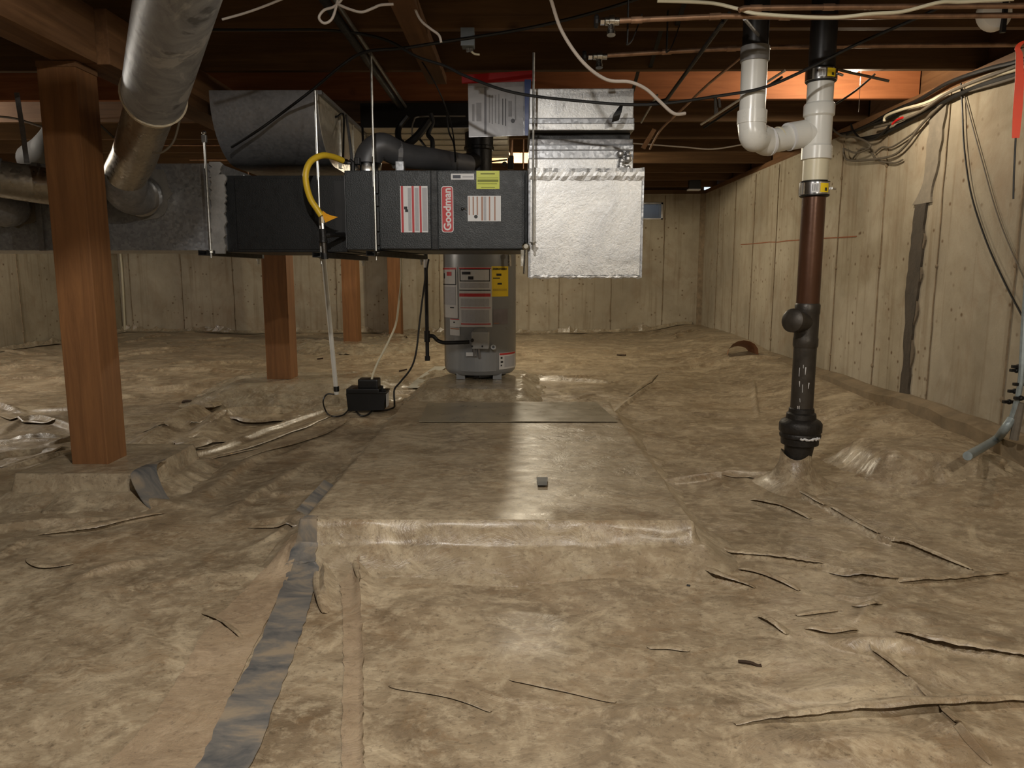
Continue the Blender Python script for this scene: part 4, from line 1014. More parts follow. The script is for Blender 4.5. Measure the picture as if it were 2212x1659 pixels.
hlabel('data_label', (997, 577, 1066, 707), HW, [(998, 578, 1064, 581, RED), (999, 581, 1062, 582.5, INK), (999, 606, 1062, 608, INK), (999, 581, 1000.5, 608, INK), (1060.5, 581, 1062, 608, INK), (1004, 587, 1022, 593, INK), (1017, 597, 1028, 604, INK),
    (1000, 611, 1060, 622, LGREY), (998, 626, 1063, 628, INK), (998, 634, 1063, 641, RED), (1001, 645, 1060, 662, LGREY), (1000, 664.5, 1063, 666, RED), (1002, 670, 1060, 697, LGREY), (1001, 699, 1063, 701.5, RED)])
hlabel('data_label', (957, 577, 994, 688), HW, [(958, 578, 992, 582, RED), (959, 614, 991, 616, INK), (989.5, 582, 991.5, 615, INK), (970, 587, 981, 596, RED), (962, 590, 965, 602, INK), (961, 620, 990, 660, LGREY), (977, 664, 986, 667, INK)])
hlabel('energy_label', (1065, 575, 1099, 641), YELLOW, [(1075, 591, 1085, 596, INK), (1068, 600, 1082, 602, INK), (1077, 611, 1086, 615, INK), (1068, 624, 1096, 629, M('print_ochre', srgb(190, 160, 30), .5))])
q = cyl_patch(1066, 577, 1098, 584)
tm = (math.asin((1082 - 1037) / 78.5)); tn = Vector((math.sin(tm), -math.cos(tm), 0))
eo = [o for o in heat.children if o.name.startswith('energy_label')][0]
text('label_lettering', 'ENERGYGUIDE', .0165, INK, eo, Vector((HX, HY, P(1037, 581, HY - HR).z)) + tn * (HR + .004), (math.cos(tm), math.sin(tm), 0), (0, 0, 1), .0004, .0006)
hlabel('small_label', (976, 690, 998, 708), HW, [(977, 690, 997, 692, RED), (984, 696, 988, 699, INK)])
hlabel('small_label', (976, 709, 998, 726), HW, [(977, 710, 997, 713, RUST)])
hlabel('caution_label', (1080, 764, 1114, 800), HW, [(1081, 765, 1113, 769, RED), (1083, 773, 1087, 777, INK), (1083, 782, 1088, 786, INK), (1083, 790, 1086, 793, INK), (1091, 772, 1112, 796, LGREY)])
hlabel('rating_label', (1068, 668, 1098, 702), M('rating_grey', srgb(118, 112, 116), .5), [(1069, 698, 1080, 700, RUST)])
yv = HY - HR - .05
gv = part('gas_valve', g_box(P(1013, 0, yv).x, P(1053, 0, yv).x, yv - .03, HY - HR + .02, P(0, 752, yv).z, P(0, 716, yv).z, .010), M('valve_grey', srgb(150, 150, 148), .45), heat)
part('dial', g_lathe(P(1020, 735, yv - .03), (0, -1, 0), [(.012, 0), (.012, .012), (.009, .015)], 14), BLACK, gv)
part('button', join(g_lathe(P(1020, 748, yv - .03), (0, -1, 0), [(.006, 0), (.006, .006)], 10), g_lathe(P(1042, 748, yv - .03), (0, -1, 0), [(.006, 0), (.006, .006)], 10)), BLACK, gv)
part('valve_cap', g_prism([(P(1014, 0, yv).x, P(0, 717, yv).z), (P(1051, 0, yv).x, P(0, 717, yv).z), (P(1044, 0, yv).x, P(0, 709, yv).z), (P(1022, 0, yv).x, P(0, 709, yv).z)], 1, yv - .02, HY - HR + .02), M('valve_grey2', srgb(120, 120, 118), .5), gv)
part('burner_tube', join(g_cyl(P(1024, 752, yv), P(1024, 770, yv + .02), .007, 8), g_cyl(P(1034, 752, yv), P(1036, 772, yv + .02), .009, 8), g_cyl(P(1028, 752, yv + .01), P(1029, 770, yv + .02), .006, 8)), GALV_D, heat)
part('view_door', cyl_patch(1000, 762, 1074, 803, .004), HEATER, heat)
part('igniter_tag', g_box(P(999, 0, yv).x, P(1021, 0, yv).x, yv + .02, yv + .03, P(0, 769, yv).z, P(0, 761, yv).z), HW, heat)
q = P(1066, 750, yv + .02)
part('drain_valve', join(g_lathe(q + Vector((0, .07, -.02)), (0, -1, .25), [(.016, 0), (.016, .05), (.013, .055), (.013, .09)], 14), g_lathe(q + Vector((.0, -.01, .0)), (0, -1, .25), [(.017, 0), (.017, .014)], 14)), M('drain_plastic', srgb(160, 160, 156), .4), heat)
part('drain_hole', g_lathe(q + Vector((.0, -.0235, .003)), (0, -1, .25), [(.009, 0), (.009, .002)], 12), BLACK, heat)
q = P(1100, 565, HY - .2); part('relief_tube', join(g_cyl(P(1100, 548, HY - .22), P(1101, 575, HY - .22), .012, 10), g_box(P(1094, 0, HY - .2).x, P(1105, 0, HY - .2).x, HY - .23, HY - .2, P(0, 552, HY - .2).z, P(0, 546, HY - .2).z)), BRONZE, heat)
# black vent pipe above the heater
vp = thing('vent_pipe', (P(1035, 330, 4.5).x, 4.5, 1.37), 'black vertical vent pipe behind the hanging document bag', 'pipe')
vxx = P(1035, 330, 4.5).x
part('lower', g_cyl((vxx, 4.5, 1.16), (vxx, 4.5, P(0, 322, 4.5).z), .075, 24), BLKPIPE, vp, True)
part('upper', g_cyl((vxx, 4.5, P(0, 322, 4.5).z), (vxx, 4.5, fdz + .005), .083, 24), BLKPIPE, vp, True)
part('band', g_lathe((vxx, 4.5, P(0, 322, 4.5).z - .012), (0, 0, 1), [(.084, 0), (.088, .004), (.088, .018), (.084, .022)], 24), BLKPIPE, vp)
part('branch', g_tube([P(985, 362, 4.2), P(1000, 352, 4.3), P(1018, 350, 4.42), (vxx, 4.5, P(0, 348, 4.5).z)], .05, 18, 5), BLKPIPE, vp, True)
# small water pipe right of the vent (near the bulb)
wp = thing('water_pipe', P(1100, 360, 5.0), 'pair of copper water pipes with a valve behind the furnace', 'pipe')
part('pipe', join(g_cyl(P(1104, 365, 5.55), P(1106, 300, 5.55), .012, 10), g_cyl(P(1130, 365, 5.52), P(1131, 300, 5.52), .006, 8)), COPPER, wp)
part('valve', join(g_box(P(1096, 0, 5.55).x, P(1110, 0, 5.55).x, 5.53, 5.57, P(0, 368, 5.55).z, P(0, 338, 5.55).z, .008), g_ball(P(1090, 354, 5.53), .018, 8)), BLKPIPE, wp)
part('lever', g_cyl(P(1060, 349, 5.53), P(1096, 345, 5.53), .006, 8), BLKPIPE, wp)

# ------------------------------------------------------------------ condensate pipe, pump, tubing, cords, gas drop
ZP = 4.32
dp0, dp1 = P(699, 560, ZP), P(727, 852, ZP)
cp = thing('condensate_pipe', dp1, 'white plastic drain pipe slanting from the coil cabinet down to the pump', 'pipe')
part('pipe', g_cyl(P(698, 548, ZP - .02), dp1, .0135, 14), PVC, cp, True)
part('adapter', g_cyl(P(697, 540, ZP - .02), P(699, 575, ZP - .01), .0150, 14), PVC_G, cp)
px0, px1 = P(721, 0, ZP).x, P(808, 0, ZP).x
pz = gz((px0 + px1) / 2, ZP) + .012
pump = thing('condensate_pump', ((px0 + px1) / 2, ZP + .07, pz), 'black condensate pump box on the floor left of the slab', 'pump')
k_ = P(0, 882, ZP).z - pz
part('tank', g_prism([(px0 + .004, pz), (px1 - .006, pz + .008), (px1 + .006, pz + .115), (px0 - .006, pz + .105)], 1, ZP, ZP + .14), BLACK, pump)
part('tank_lid', g_box(px0 - .004, px1 - .03, ZP - .006, ZP + .146, pz + .105, pz + .135, .006), BLACK, pump)
part('lid_step', g_box(px1 - .032, px1 + .010, ZP - .002, ZP + .142, pz + .105, pz + .117, .004), BLACK, pump)
part('motor_cover', g_box(P(745, 0, ZP).x, P(792, 0, ZP).x, ZP + .02, ZP + .12, pz + .13, pz + .188, .010), BLACK, pump)
part('outlet', join(g_cyl((P(801, 0, ZP).x, ZP + .03, pz + .11), (P(801, 0, ZP).x, ZP + .03, pz + .145), .008, 10), g_box(P(808, 0, ZP).x - .01, P(808, 0, ZP).x + .008, ZP + .02, ZP + .03, pz + .115, pz + .128)), BLKPIPE, pump)
part('inlet', g_cyl((dp1.x, ZP, pz + .12), (dp1.x, ZP, pz + .15), .017, 12), BLACK, pump)
part('side_sticker', g_box(px1 + .007, px1 + .0085, ZP + .02, ZP + .10, pz + .02, pz + .10), WHITE, pump)
tag(part('pump_tube', g_tube([P(801, 842, ZP + .03), P(804, 815, ZP + .04), P(815, 785, ZP + .08), P(838, 740, ZP + .1), P(855, 700, ZP + .1), P(862, 650, ZP + .1), P(867, 600, ZP + .1), P(866, 540, ZP + .1)], .0065, 8, 6), CREAMW, None, True), 'thin clear white tube curving up from the pump to the furnace', 'tube')
cz = lambda px, py, up=.006: (lambda q: Vector((q.x, q.y, wz(q.x, q.y) + up)))(G(px, py, .035))
tag(part('power_cord', g_tube([P(926, 560, 4.4), P(919, 600, 4.38), P(912, 650, 4.36), P(906, 700, 4.35), P(899, 760, 4.34), P(888, 795, 4.34), P(865, 825, 4.34), P(852, 842, 4.34), P(852, 870, 4.33), cz(850, 879), cz(830, 884), cz(812, 878), cz(795, 895), cz(778, 897), cz(766, 880)], .0055, 8, 6), BLACKW, None, True), 'black power cord hanging from the furnace to the floor beside pump', 'cord')
tag(part('power_cord', g_tube([P(722, 852, ZP - .01), P(706, 852, ZP - .02), P(698, 868, ZP - .04), cz(706, 888), cz(722, 897), cz(742, 895), cz(754, 880)], .0045, 8, 6), BLACKW, None, True), 'thin black cord looping around the left side of the pump', 'cord')
q = cz(812, 880, .012); tag(part('cord_plug', g_box(q.x - .018, q.x + .022, q.y - .01, q.y + .01, q.z - .012, q.z + .014, .006), WHITE), 'small white plug on the floor right of the pump', 'plug')
gd = thing('gas_drop_pipe', P(919, 780, 4.9), 'black gas pipe dropping to the floor left of water heater', 'pipe')
ga, gb_ = P(924, 548, 4.9), P(919, 779, 4.9); gb_.x = ga.x = (ga.x + gb_.x) / 2
part('pipe', g_cyl(ga, gb_, .0125, 12), BLKPIPE, gd, True)
part('tee', join(g_cyl((ga.x, 4.9, P(0, 738, 4.9).z), (ga.x, 4.9, P(0, 714, 4.9).z), .019, 12)), BLKPIPE, gd)
part('cap', g_cyl((ga.x, 4.9, gb_.z), (ga.x, 4.9, gb_.z + .03), .018, 10), BLKPIPE, gd)
part('tape_wrap', g_cyl((ga.x, 4.9, P(0, 578, 4.9).z), (ga.x, 4.9, P(0, 560, 4.9).z), .0145, 12), WHITE, gd)
part('flex_line', g_tube([Vector((ga.x, 4.9, P(0, 726, 4.9).z)), P(935, 726, 4.9), P(945, 735, 4.9), P(958, 740, 4.88), P(985, 740, 4.88), P(1014, 739, 4.89)], .013, 10, 6), BLKPIPE, gd, True)

# ------------------------------------------------------------------ drain stack on the right
YS = 2.92
sx = P(1757, 450, YS).x
def sz(py): return P(1757, py, YS).z
ds = thing('drain_stack', (sx, YS, gz(sx, YS)), 'vertical drain stack of black, white and brown pipe, right side', 'drain pipe')
r0 = .046
part('upper_pipe', g_cyl((sx, YS, sz(160)), (sx, YS, JZ + .2), .048, 28), ABS, ds, True)
def coupling(z0, z1, band_mat, nm='rubber_coupling'):
    cpl = part(nm, g_lathe((sx, YS, 0), (0, 0, 1), [(.050, z0), (.055, z0 + .004), (.055, z1 - .004), (.050, z1)], 28), BLACK, ds, True)
    h = z1 - z0
    part('steel_band', g_lathe((sx, YS, 0), (0, 0, 1), [(.0555, z0 + h * .12), (.057, z0 + h * .14), (.057, z0 + h * .86), (.0555, z0 + h * .88)], 28), CHROME, cpl, True)
    def cp_(a0, a1, m, u0=.22, u1=.78):
        V, Fc = [], []
        for i in range(9):
            a_ = a0 + (a1 - a0) * i / 8; V += [(sx + .0578 * math.sin(a_), YS - .0578 * math.cos(a_), z0 + h * u0), (sx + .0578 * math.sin(a_), YS - .0578 * math.cos(a_), z0 + h * u1)]
        for i in range(8): Fc.append([i * 2, i * 2 + 2, i * 2 + 3, i * 2 + 1])
        part('sticker', (V, Fc), m, cpl)
    cp_(-.55, -.1, WHITE); cp_(.0, .62, YELLOW)
    for a0 in (-.5, -.42, -.35, -.25, -.18): cp_(a0, a0 + .03, INK, .3, .7)
    cp_(.3, .5, INK, .3, .5)
    part('clamp_screw', g_cyl((sx + .052, YS - .03, (z0 + z1) / 2), (sx + .075, YS - .01, (z0 + z1) / 2), .005, 8), CHROME, cpl)
coupling(sz(180), sz(148), CHROME)
part('pvc_pipe', g_cyl((sx, YS, sz(240)), (sx, YS, sz(176)), .0475, 28), PVC, ds, True)
tee = part('sanitary_tee', g_lathe((sx, YS, 0), (0, 0, 1), [(.0475, sz(346)), (.056, sz(345)), (.056, sz(318)), (.052, sz(316)), (.050, sz(312)), (.050, sz(254)), (.056, sz(250)), (.056, sz(228)), (.052, sz(224)), (.0475, sz(223))], 28), PVC, ds, True)
part('aged_pipe', g_cyl((sx, YS, sz(394)), (sx, YS, sz(343)), .0475, 28), PVC_Y, ds, True)
coupling(sz(426), sz(391), CHROME)
part('brown_pipe', g_cyl((sx, YS, sz(662)), (sx, YS, sz(424)), .0435, 28), BROWN, ds, True)
part('lower_tee', g_lathe((sx, YS, 0), (0, 0, 1), [(.045, sz(750)), (.0475, sz(746)), (.0475, sz(732)), (.0455, sz(728)), (.0455, sz(680)), (.0475, sz(676)), (.0475, sz(659)), (.044, sz(655))], 28), DKDRAIN, ds, True)
bq0 = Vector((sx, YS, sz(697))); bdir = Vector((-.75, -.55, .12)).normalized()
part('branch_stub', g_lathe(bq0, bdir, [(.040, .02), (.042, .075), (.046, .078), (.046, .098), (.036, .106), (.008, .110)], 24), DKDRAIN, ds, True)
part('lower_pipe', g_cyl((sx, YS, sz(910)), (sx, YS, sz(746)), .0435, 28), DKDRAIN, ds, True)
part('hub', g_lathe((sx, YS, 0), (0, 0, 1), [(.050, sz(962)), (.072, sz(958)), (.073, sz(945)), (.078, sz(943)), (.080, sz(938)), (.076, sz(934)), (.082, sz(930)), (.082, sz(914)), (.074, sz(908)), (.058, sz(903)), (.056, sz(893)), (.049, sz(890)), (.048, sz(882)), (.044, sz(880))], 30), CASTI, ds, True)
part('caulk_ring', g_tube([Vector((sx + .080 * math.sin(a_), YS - .080 * math.cos(a_), sz(941 + random.uniform(-2, 2)))) for a_ in np.linspace(-.35, .75, 12)], [.003 + random.random() * .004 for _ in range(12)], 6), WHITE, ds)
for _ in range(9):
    a_ = random.uniform(-.8, .2); zz = sz(random.uniform(760, 890))
    q = Vector((sx + .0437 * math.sin(a_), YS - .0437 * math.cos(a_), zz)); part('paint_drip', g_tube([q, q - Vector((random.uniform(-.003, .003), 0, random.uniform(.008, .035)))], [random.uniform(.001, .003), .001], 6), WHITE, ds)
part('ground_pipe', g_tube([(sx, YS, sz(955)), (sx - .004, YS, sz(985)), (sx - .015, YS, gz(sx, YS) - .05)], [.058, .052, .05], 24), CASTI, ds, True)
V, Fc = [], []
n = 28; g0 = gz(sx, YS)
for i, (r, h) in enumerate([(.058, .125), (.064, .085), (.085, .040), (.13, .008), (.17, -.01)]):
    for k in range(n):
        a_ = 2 * math.pi * k / n; rr = r * (1 + .12 * math.sin(3 * a_ + 1) * (i > 1)); hh = h * (1 + .12 * math.sin(2 * a_ + 2.2) * (i == 0))
        V.append((sx - .012 + rr * math.cos(a_), YS + rr * math.sin(a_), (gz(sx + rr * math.cos(a_), YS + rr * math.sin(a_)) if i > 1 else g0) + hh + .004))
for i in range(4):
    for k in range(n): Fc.append([i * n + k, i * n + (k + 1) % n, (i + 1) * n + (k + 1) % n, (i + 1) * n + k])
tag(part('pipe_boot', (V, Fc), FLOOR, None, True), 'plastic sheet skirt gathered around the foot of the drain stack', 'ground cover')
# branch arm in white plastic
A0 = Vector((sx, YS, sz(288)))
e1, e2, e3 = P(1690, 300, YS - .02), P(1655, 306, YS - .05), P(1632, 300, YS - .08)
vt = P(1625, 240, YS - .10)
arm = [A0, P(1712, 292, YS - .01), e1, e2]
part('branch_pipe', g_tube([A0, P(1715, 293, YS - .008), e1, e2], .0445, 24, 4), PVC, ds, True)
part('branch_hub', g_tube([P(1738, 289, YS), P(1715, 293, YS - .008), P(1706, 295, YS - .012)], .0505, 24), PVC, ds, True)
part('glue_ring', g_tube([P(1706, 295, YS - .012), P(1702, 296, YS - .014)], .0515, 24), WHITE, ds, True)
part('branch_ring', g_tube([P(1682, 301, YS - .024), P(1679, 301.5, YS - .026)], .0462, 24), CREAMW, ds, True)
vx = vt.x; vy = YS - .10
zb_ = P(1625, 268, vy).z
part('elbow', g_tube([e2 + Vector((.012, .01, .0)), e2, e2 + Vector((-.03, -.02, .010)), P(1628, 296, vy), Vector((vx, vy, zb_)), Vector((vx, vy, zb_ + .02))], .0495, 24, 5), PVC, ds, True)
part('elbow_ring', g_tube([P(1663, 305, YS - .045), P(1658, 306, YS - .048)], .0525, 24), WHITE, ds, True)
part('elbow_socket', g_cyl((vx, vy, zb_), (vx, vy, P(0, 243, vy).z), .052, 24), PVC, ds, True)
part('riser_pipe', g_cyl((vx, vy, P(0, 250, vy).z), (vx, vy, P(0, 132, vy).z), .0455, 24), PVC, ds, True)
part('riser_coupling', g_cyl((vx, vy, P(0, 138, vy).z), (vx, vy, P(0, 106, vy).z), .0505, 24), PVC_G, ds, True)
part('riser_top', g_cyl((vx, vy, P(0, 108, vy).z), (vx, vy, JZ + .2), .0455, 24), ABS, ds, True)

# ------------------------------------------------------------------ copper pipes and valves under the joists
def copper(name, pts, r, label, Yd, couplers=()):
    t = thing(name, P(*pts[0], Yd), label, 'pipe', 'copper pipes under the joists')
    PP = [P(px, py, Yd) for px, py in pts]
    part('pipe', g_tube(PP, r, 12), COPPER, t, True)
    for u in couplers:
        i = min(int(u * (len(PP) - 1)), len(PP) - 2); a_ = PP[i].lerp(PP[i + 1], u * (len(PP) - 1) - i); d_ = (PP[i + 1] - PP[i]).normalized()
        part('coupling', g_cyl(a_ - d_ * .018, a_ + d_ * .018, r * 1.25, 12), COPPER, t)
    return t, PP
def valve(t, px, py, Yd):
    q = P(px, py, Yd); s = Yd / 1600
    part('valve_body', join(g_lathe(q, (1, 0, 0), [(.008, -12 * s), (.013, -10 * s), (.013, -3 * s), (.018, -2 * s), (.018, 8 * s), (.012, 9 * s), (.012, 18 * s)], 14), g_lathe(q + Vector((2 * s, 0, 0)), (0, -.2, -1), [(.010, 0), (.012, .03), (.014, .032), (.014, .045)], 12)), BRONZE, t, True)
    part('valve_handle', join(g_lathe(q, (1, 0, 0), [(.004, -30 * s), (.004, -10 * s)], 8), g_lathe(q, (1, 0, 0), [(.018, -32 * s), (.021, -30 * s), (.021, -26 * s), (.018, -24 * s)], 12)), BLKPIPE, t)
    part('valve_nut', g_lathe(q, (1, 0, 0), [(.012, -20 * s), (.012, -12 * s)], 6), CHROME, t)
t, PP = copper('copper_pipe', [(1338, 45), (1400, 42), (1560, 35), (1740, 37), (2212, 33), (2500, 31)], .0085, 'lower long copper pipe with chrome valve, upper right', 2.50, (.12, .38, .55)); valve(t, 1318, 46, 2.50)
copper('copper_pipe', [(1596, 22), (1606, 18), (1740, 16), (1990, 14), (2500, 10)], .0085, 'short upper copper pipe at the top edge, right of center', 2.46, (.3, .55))
t, PP = copper('copper_pipe', [(1312, 120), (1440, 112), (1560, 106), (1640, 103), (1900, 99), (2300, 96)], .0085, 'far copper pipe with chrome valve running behind the drain stack', 3.02, (.2, .45)); valve(t, 1292, 122, 3.02)
for i, (px, y1, Yd, lb) in enumerate([(1355, 95, 2.55, 'dark hanging strap loop around the near copper pipe'), (1440, 112, 2.95, 'dark strap hanger reaching the far copper pipe')]):
    q = P(px, y1, Yd); tag(part('pipe_strap', g_ribbon([Vector((q.x, Yd, JZ + .02)), q + Vector((0, 0, .03)), q, q + Vector((.02, .01, .02)), q + Vector((.05, .03, .10))], (0, 1, 0), .020, .003, 4), BLKPIPE), lb, 'strap')
# black gas main running back under the joists
gm_ = thing('gas_main', G(800, 140, JZ - .03), 'black iron gas pipe running back under the joists toward the furnace', 'pipe')
a, b = G(735, 40, JZ - .03), G(872, 246, JZ - .03); gx = (a.x + b.x) / 2
part('pipe', g_cyl((gx, a.y - .5, JZ - .03), (gx, b.y, JZ - .03), .0165, 12), BLKPIPE, gm_, True)
part('coupling', g_cyl((gx, b.y - .16, JZ - .03), (gx, b.y - .10, JZ - .03), .022, 12), BLKPIPE, gm_)
part('conduit', g_cyl((gx + .03, a.y - .2, JZ - .02), (gx + .025, b.y + .05, JZ - .024), .008, 8), STEEL, gm_)
# tangle of refrigerant lines and hoses over the furnace
def cable(pts, r, label, mat, n=6, cat='cable', name='cable', group=None):
    return tag(part(name, g_tube(pts, r, 8, n), mat, None, True), label, cat, group)
cable([P(880, 250, 3.9), P(862, 275, 3.9), P(861, 300, 3.85), P(872, 318, 3.8), P(840, 338, 3.7)], .016, 'thick black insulated line bending over the furnace top', BLACKW, 6, 'pipe', 'refrigerant_line')
cable([P(925, 262, 3.85), P(905, 290, 3.8), P(880, 312, 3.75), P(852, 328, 3.66)], .020, 'second thick black insulated line dropping toward the flue elbow', BLACKW, 6, 'pipe', 'refrigerant_line')
cable([P(930, 245, 3.9), P(934, 265, 3.9), P(925, 290, 3.88), P(934, 305, 3.86), P(933, 338, 3.84)], .012, 'black insulated line dropping straight behind the furnace flue', BLACKW, 6, 'pipe', 'refrigerant_line')
cable([P(903, 296, 3.88), P(930, 333, 3.86)], .007, 'short bright metal tube slanting above the furnace flue', CHROME, 1, 'pipe', 'metal_tube')
cable([P(895, 330, 3.8), P(890, 290, 3.8), P(894, 262, 3.85), P(910, 252, 3.9), P(1005, 251, 4.0)], .004, 'thin grey wire arching above the furnace flue', GREYW)
cable([P(900, 115, 3.4), P(945, 190, 3.4), P(975, 270, 3.5), P(985, 345, 3.7)], .003, 'thin dark wire hanging from brace to the furnace top', BLACKW)
cable([P(964, 240, 3.6), P(970, 285, 3.6), P(980, 310, 3.65), P(984, 350, 3.7)], .004, 'thin black wire hanging left of the document bag', BLACKW)
cable([P(690, 240, 3.78), P(710, 256, 3.8), P(728, 252, 3.82), P(742, 248, 3.84), P(742, 300, 3.8), P(741, 345, 3.72)], .005, 'black wire drooping against lit side of return duct', BLACKW)
cable([P(748, 250, 3.9), P(755, 300, 3.7), P(760, 345, 3.5)], .007, 'grey gas tubing dropping to the furnace inlet', GALV_D, 4, 'pipe', 'metal_tube')
cable([P(783, 275, 4.0), P(784, 305, 3.95), P(784, 330, 3.9)], .006, 'short black tube hanging behind the flue elbow', BLACKW, 4, 'pipe', 'metal_tube')
# long cables under the joists
YC = 2.95
cable([P(x_, y_, d_) for x_, y_, d_ in [(380, 64, 3.02), (560, 65, 3.02), (720, 66, 3.02), (830, 85, 3.0), (900, 122, 2.98), (960, 142, 2.97), (1010, 166, 2.95), (1110, 200, 2.9), (1250, 218, 2.85), (1400, 226, 2.8), (1560, 206, 2.78), (1650, 189, 2.75), (1740, 151, 2.72), (1850, 96, 2.7), (2000, 30, 2.66), (2120, -30, 2.62)]], .0055, 'long black cable sagging across the joists past the drain stack', BLACKW)
cable([P(x_, y_, d_) for x_, y_, d_ in [(500, 318, 3.52), (560, 280, 3.47), (620, 236, 3.44), (680, 190, 3.3), (740, 140, 3.15), (790, 112, 3.05), (870, 104, 3.03), (960, 90, 3.02), (1100, 68, 3.0), (1200, 48, 2.98), (1300, 22, 2.95), (1400, -10, 2.9)]], .006, 'black cable rising from rounded return duct along the joists', BLACKW)
cable([P(x_, y_, d_) for x_, y_, d_ in [(1180, -40, 2.5), (1192, 5, 2.55), (1215, 70, 2.6), (1260, 135, 2.65), (1310, 172, 2.7), (1360, 177, 2.72), (1395, 192, 2.74), (1422, 216, 2.76), (1455, 245, 2.78), (1480, 245, 2.80)]], .006, 'dusty white cable curving down in front of the foil duct', WHITEW)
cable([P(x_, y_, 2.6) for x_, y_ in [(735, -30), (726, 15), (716, 42), (700, 50), (689, 38), (700, 22), (722, 14), (740, -5), (742, -30)]], .0045, 'white cord loop hanging at the top edge, left of center', WHITEW)
cable([P(x_, y_, 2.6) for x_, y_ in [(728, 8), (750, 18), (780, 26), (805, 18), (822, 11), (850, 9)]], .0045, 'white cord sagging between the cord loop and wood brace', WHITEW)
cable([P(x_, y_, 2.75) for x_, y_ in [(885, -20), (897, 20), (910, 45), (930, 62), (948, 76), (953, 92)]], .0045, 'white cord running down along the wood brace', WHITEW)
cable([P(x_, y_, 2.6) for x_, y_ in [(480, 42), (530, 28), (580, 10), (640, -15)]], .004, 'thin pale cord at top edge right of the wrapped duct', WHITEW)
cable([P(x_, y_, d_) for x_, y_, d_ in [(1420, 2, 2.5), (1530, 6, 2.5), (1590, 18, 2.48), (1640, 30, 2.45), (1790, 38, 2.42), (1880, 30, 2.4), (1950, 25, 2.4), (2030, 5, 2.38), (2080, 4, 2.38), (2190, -2, 2.36)]], .0055, 'cream cable wandering along the copper pipes, top right', CREAMW)
cable([P(x_, y_, 3.75) for x_, y_ in [(1890, 160), (1870, 178), (1840, 202), (1800, 228), (1780, 236)]], .005, 'short black cable crossing orange joist right of drain stack', BLACKW)
cable([P(x_, y_, 3.3) for x_, y_ in [(1790, 145), (1830, 155), (1880, 166), (1920, 175)]], .006, 'dull brown cable behind the top of the drain stack', GREYW)
cable([P(x_, y_, 5.512) for x_, y_ in [(1340, 308), (1400, 312), (1480, 318), (1540, 322), (1610, 311)]], .005, 'pale wire running level left of the white drain elbow', WHITEW)
cable([P(x_, y_, 2.72) for x_, y_ in [(385, 215), (395, 225), (388, 260), (375, 305), (352, 328), (330, 330)]], .004, 'thin pale wire looping beside the lower round duct', GREYW)
cable([P(x_, y_, 5.5) for x_, y_ in [(250, 314), (330, 314), (480, 314)]], .006, 'thin copper tube running behind the round duct', COPPER, 1, 'pipe', 'copper_tube')
cable([P(410, 345, 6.1), P(535, 345, 6.1), P(538, 378, 6.1)], .008, 'copper tube turning down behind the supply duct', COPPER, 1, 'pipe', 'copper_tube')
cable([P(0, 252, 4.0), P(40, 258, 4.0), P(115, 282, 4.0)], .006, 'pale cable sloping behind the hanger strap at left edge', WHITEW)
# bright and dark diagonal metal rods between the joists
cable([P(1514, 269, 4.0), P(1696, 152, 3.6)], .006, 'bright straight metal rod slanting behind the white drain riser', RODM, 1, 'rod', 'metal_rod')
cable([P(1520, 276, 4.0), P(1690, 166, 3.62)], .006, 'dark iron rod parallel to the bright rod behind drain riser', BLKPIPE, 1, 'rod', 'metal_rod')
cable([P(1404, 322, 4.1), P(1415, 300, 3.95), P(1432, 275, 3.8), P(1480, 230, 3.6), P(1530, 182, 3.4), P(1605, 120, 3.10), P(1628, 94, 3.10)], .0055, 'thin copper tube rising diagonally toward the white riser', COPPER, 4, 'rod', 'metal_rod')
cable([P(1404, 225, 3.7), P(1440, 215, 3.6), P(1575, 30, 2.6)], .008, 'dark straight rod slanting up from foil duct to copper pipes', BLKPIPE, 1, 'rod', 'metal_rod')
cable([P(1437, 222, 3.7), P(1505, 125, 3.1), P(1560, 48, 2.65)], .006, 'thinner dark rod slanting parallel to the long rod above foil duct', BLKPIPE, 1, 'rod', 'metal_rod')
cable([P(1385, 265, 3.9), P(1420, 205, 3.7)], .005, 'short pale rod behind the right corner of foil duct', STEEL, 1, 'rod', 'metal_rod')
cable([P(1608, 40, 2.5), P(1640, 78, 2.8), P(1662, 105, 3.0)], .006, 'short grey pipe brace between the copper pipes', GALV_D, 1, 'rod', 'metal_rod')
q = P(1400, 305, 4.4); tag(part('wood_scrap', g_quad([P(1410, 277, 4.9), P(1418, 281, 4.9), P(1394, 322, 4.9), P(1385, 318, 4.9)], .02, (0, 1, 0)), WOOD_Y), 'short pale wood piece slanting right of the foil duct', 'wood')
q = P(1548, 222, 4.2); tag(part('spring_clamp', join(g_quad([P(1543, 205, 4.27), P(1549, 204, 4.27), P(1552, 248, 4.27), P(1543, 250, 4.27)], .01, (0, 1, 0)), g_quad([P(1551, 212, 4.265), P(1556, 212, 4.265), P(1558, 232, 4.265), P(1553, 232, 4.265)], .006, (0, 1, 0))), BLKPIPE), 'small dark metal clip hanging before the orange joist', 'clip')
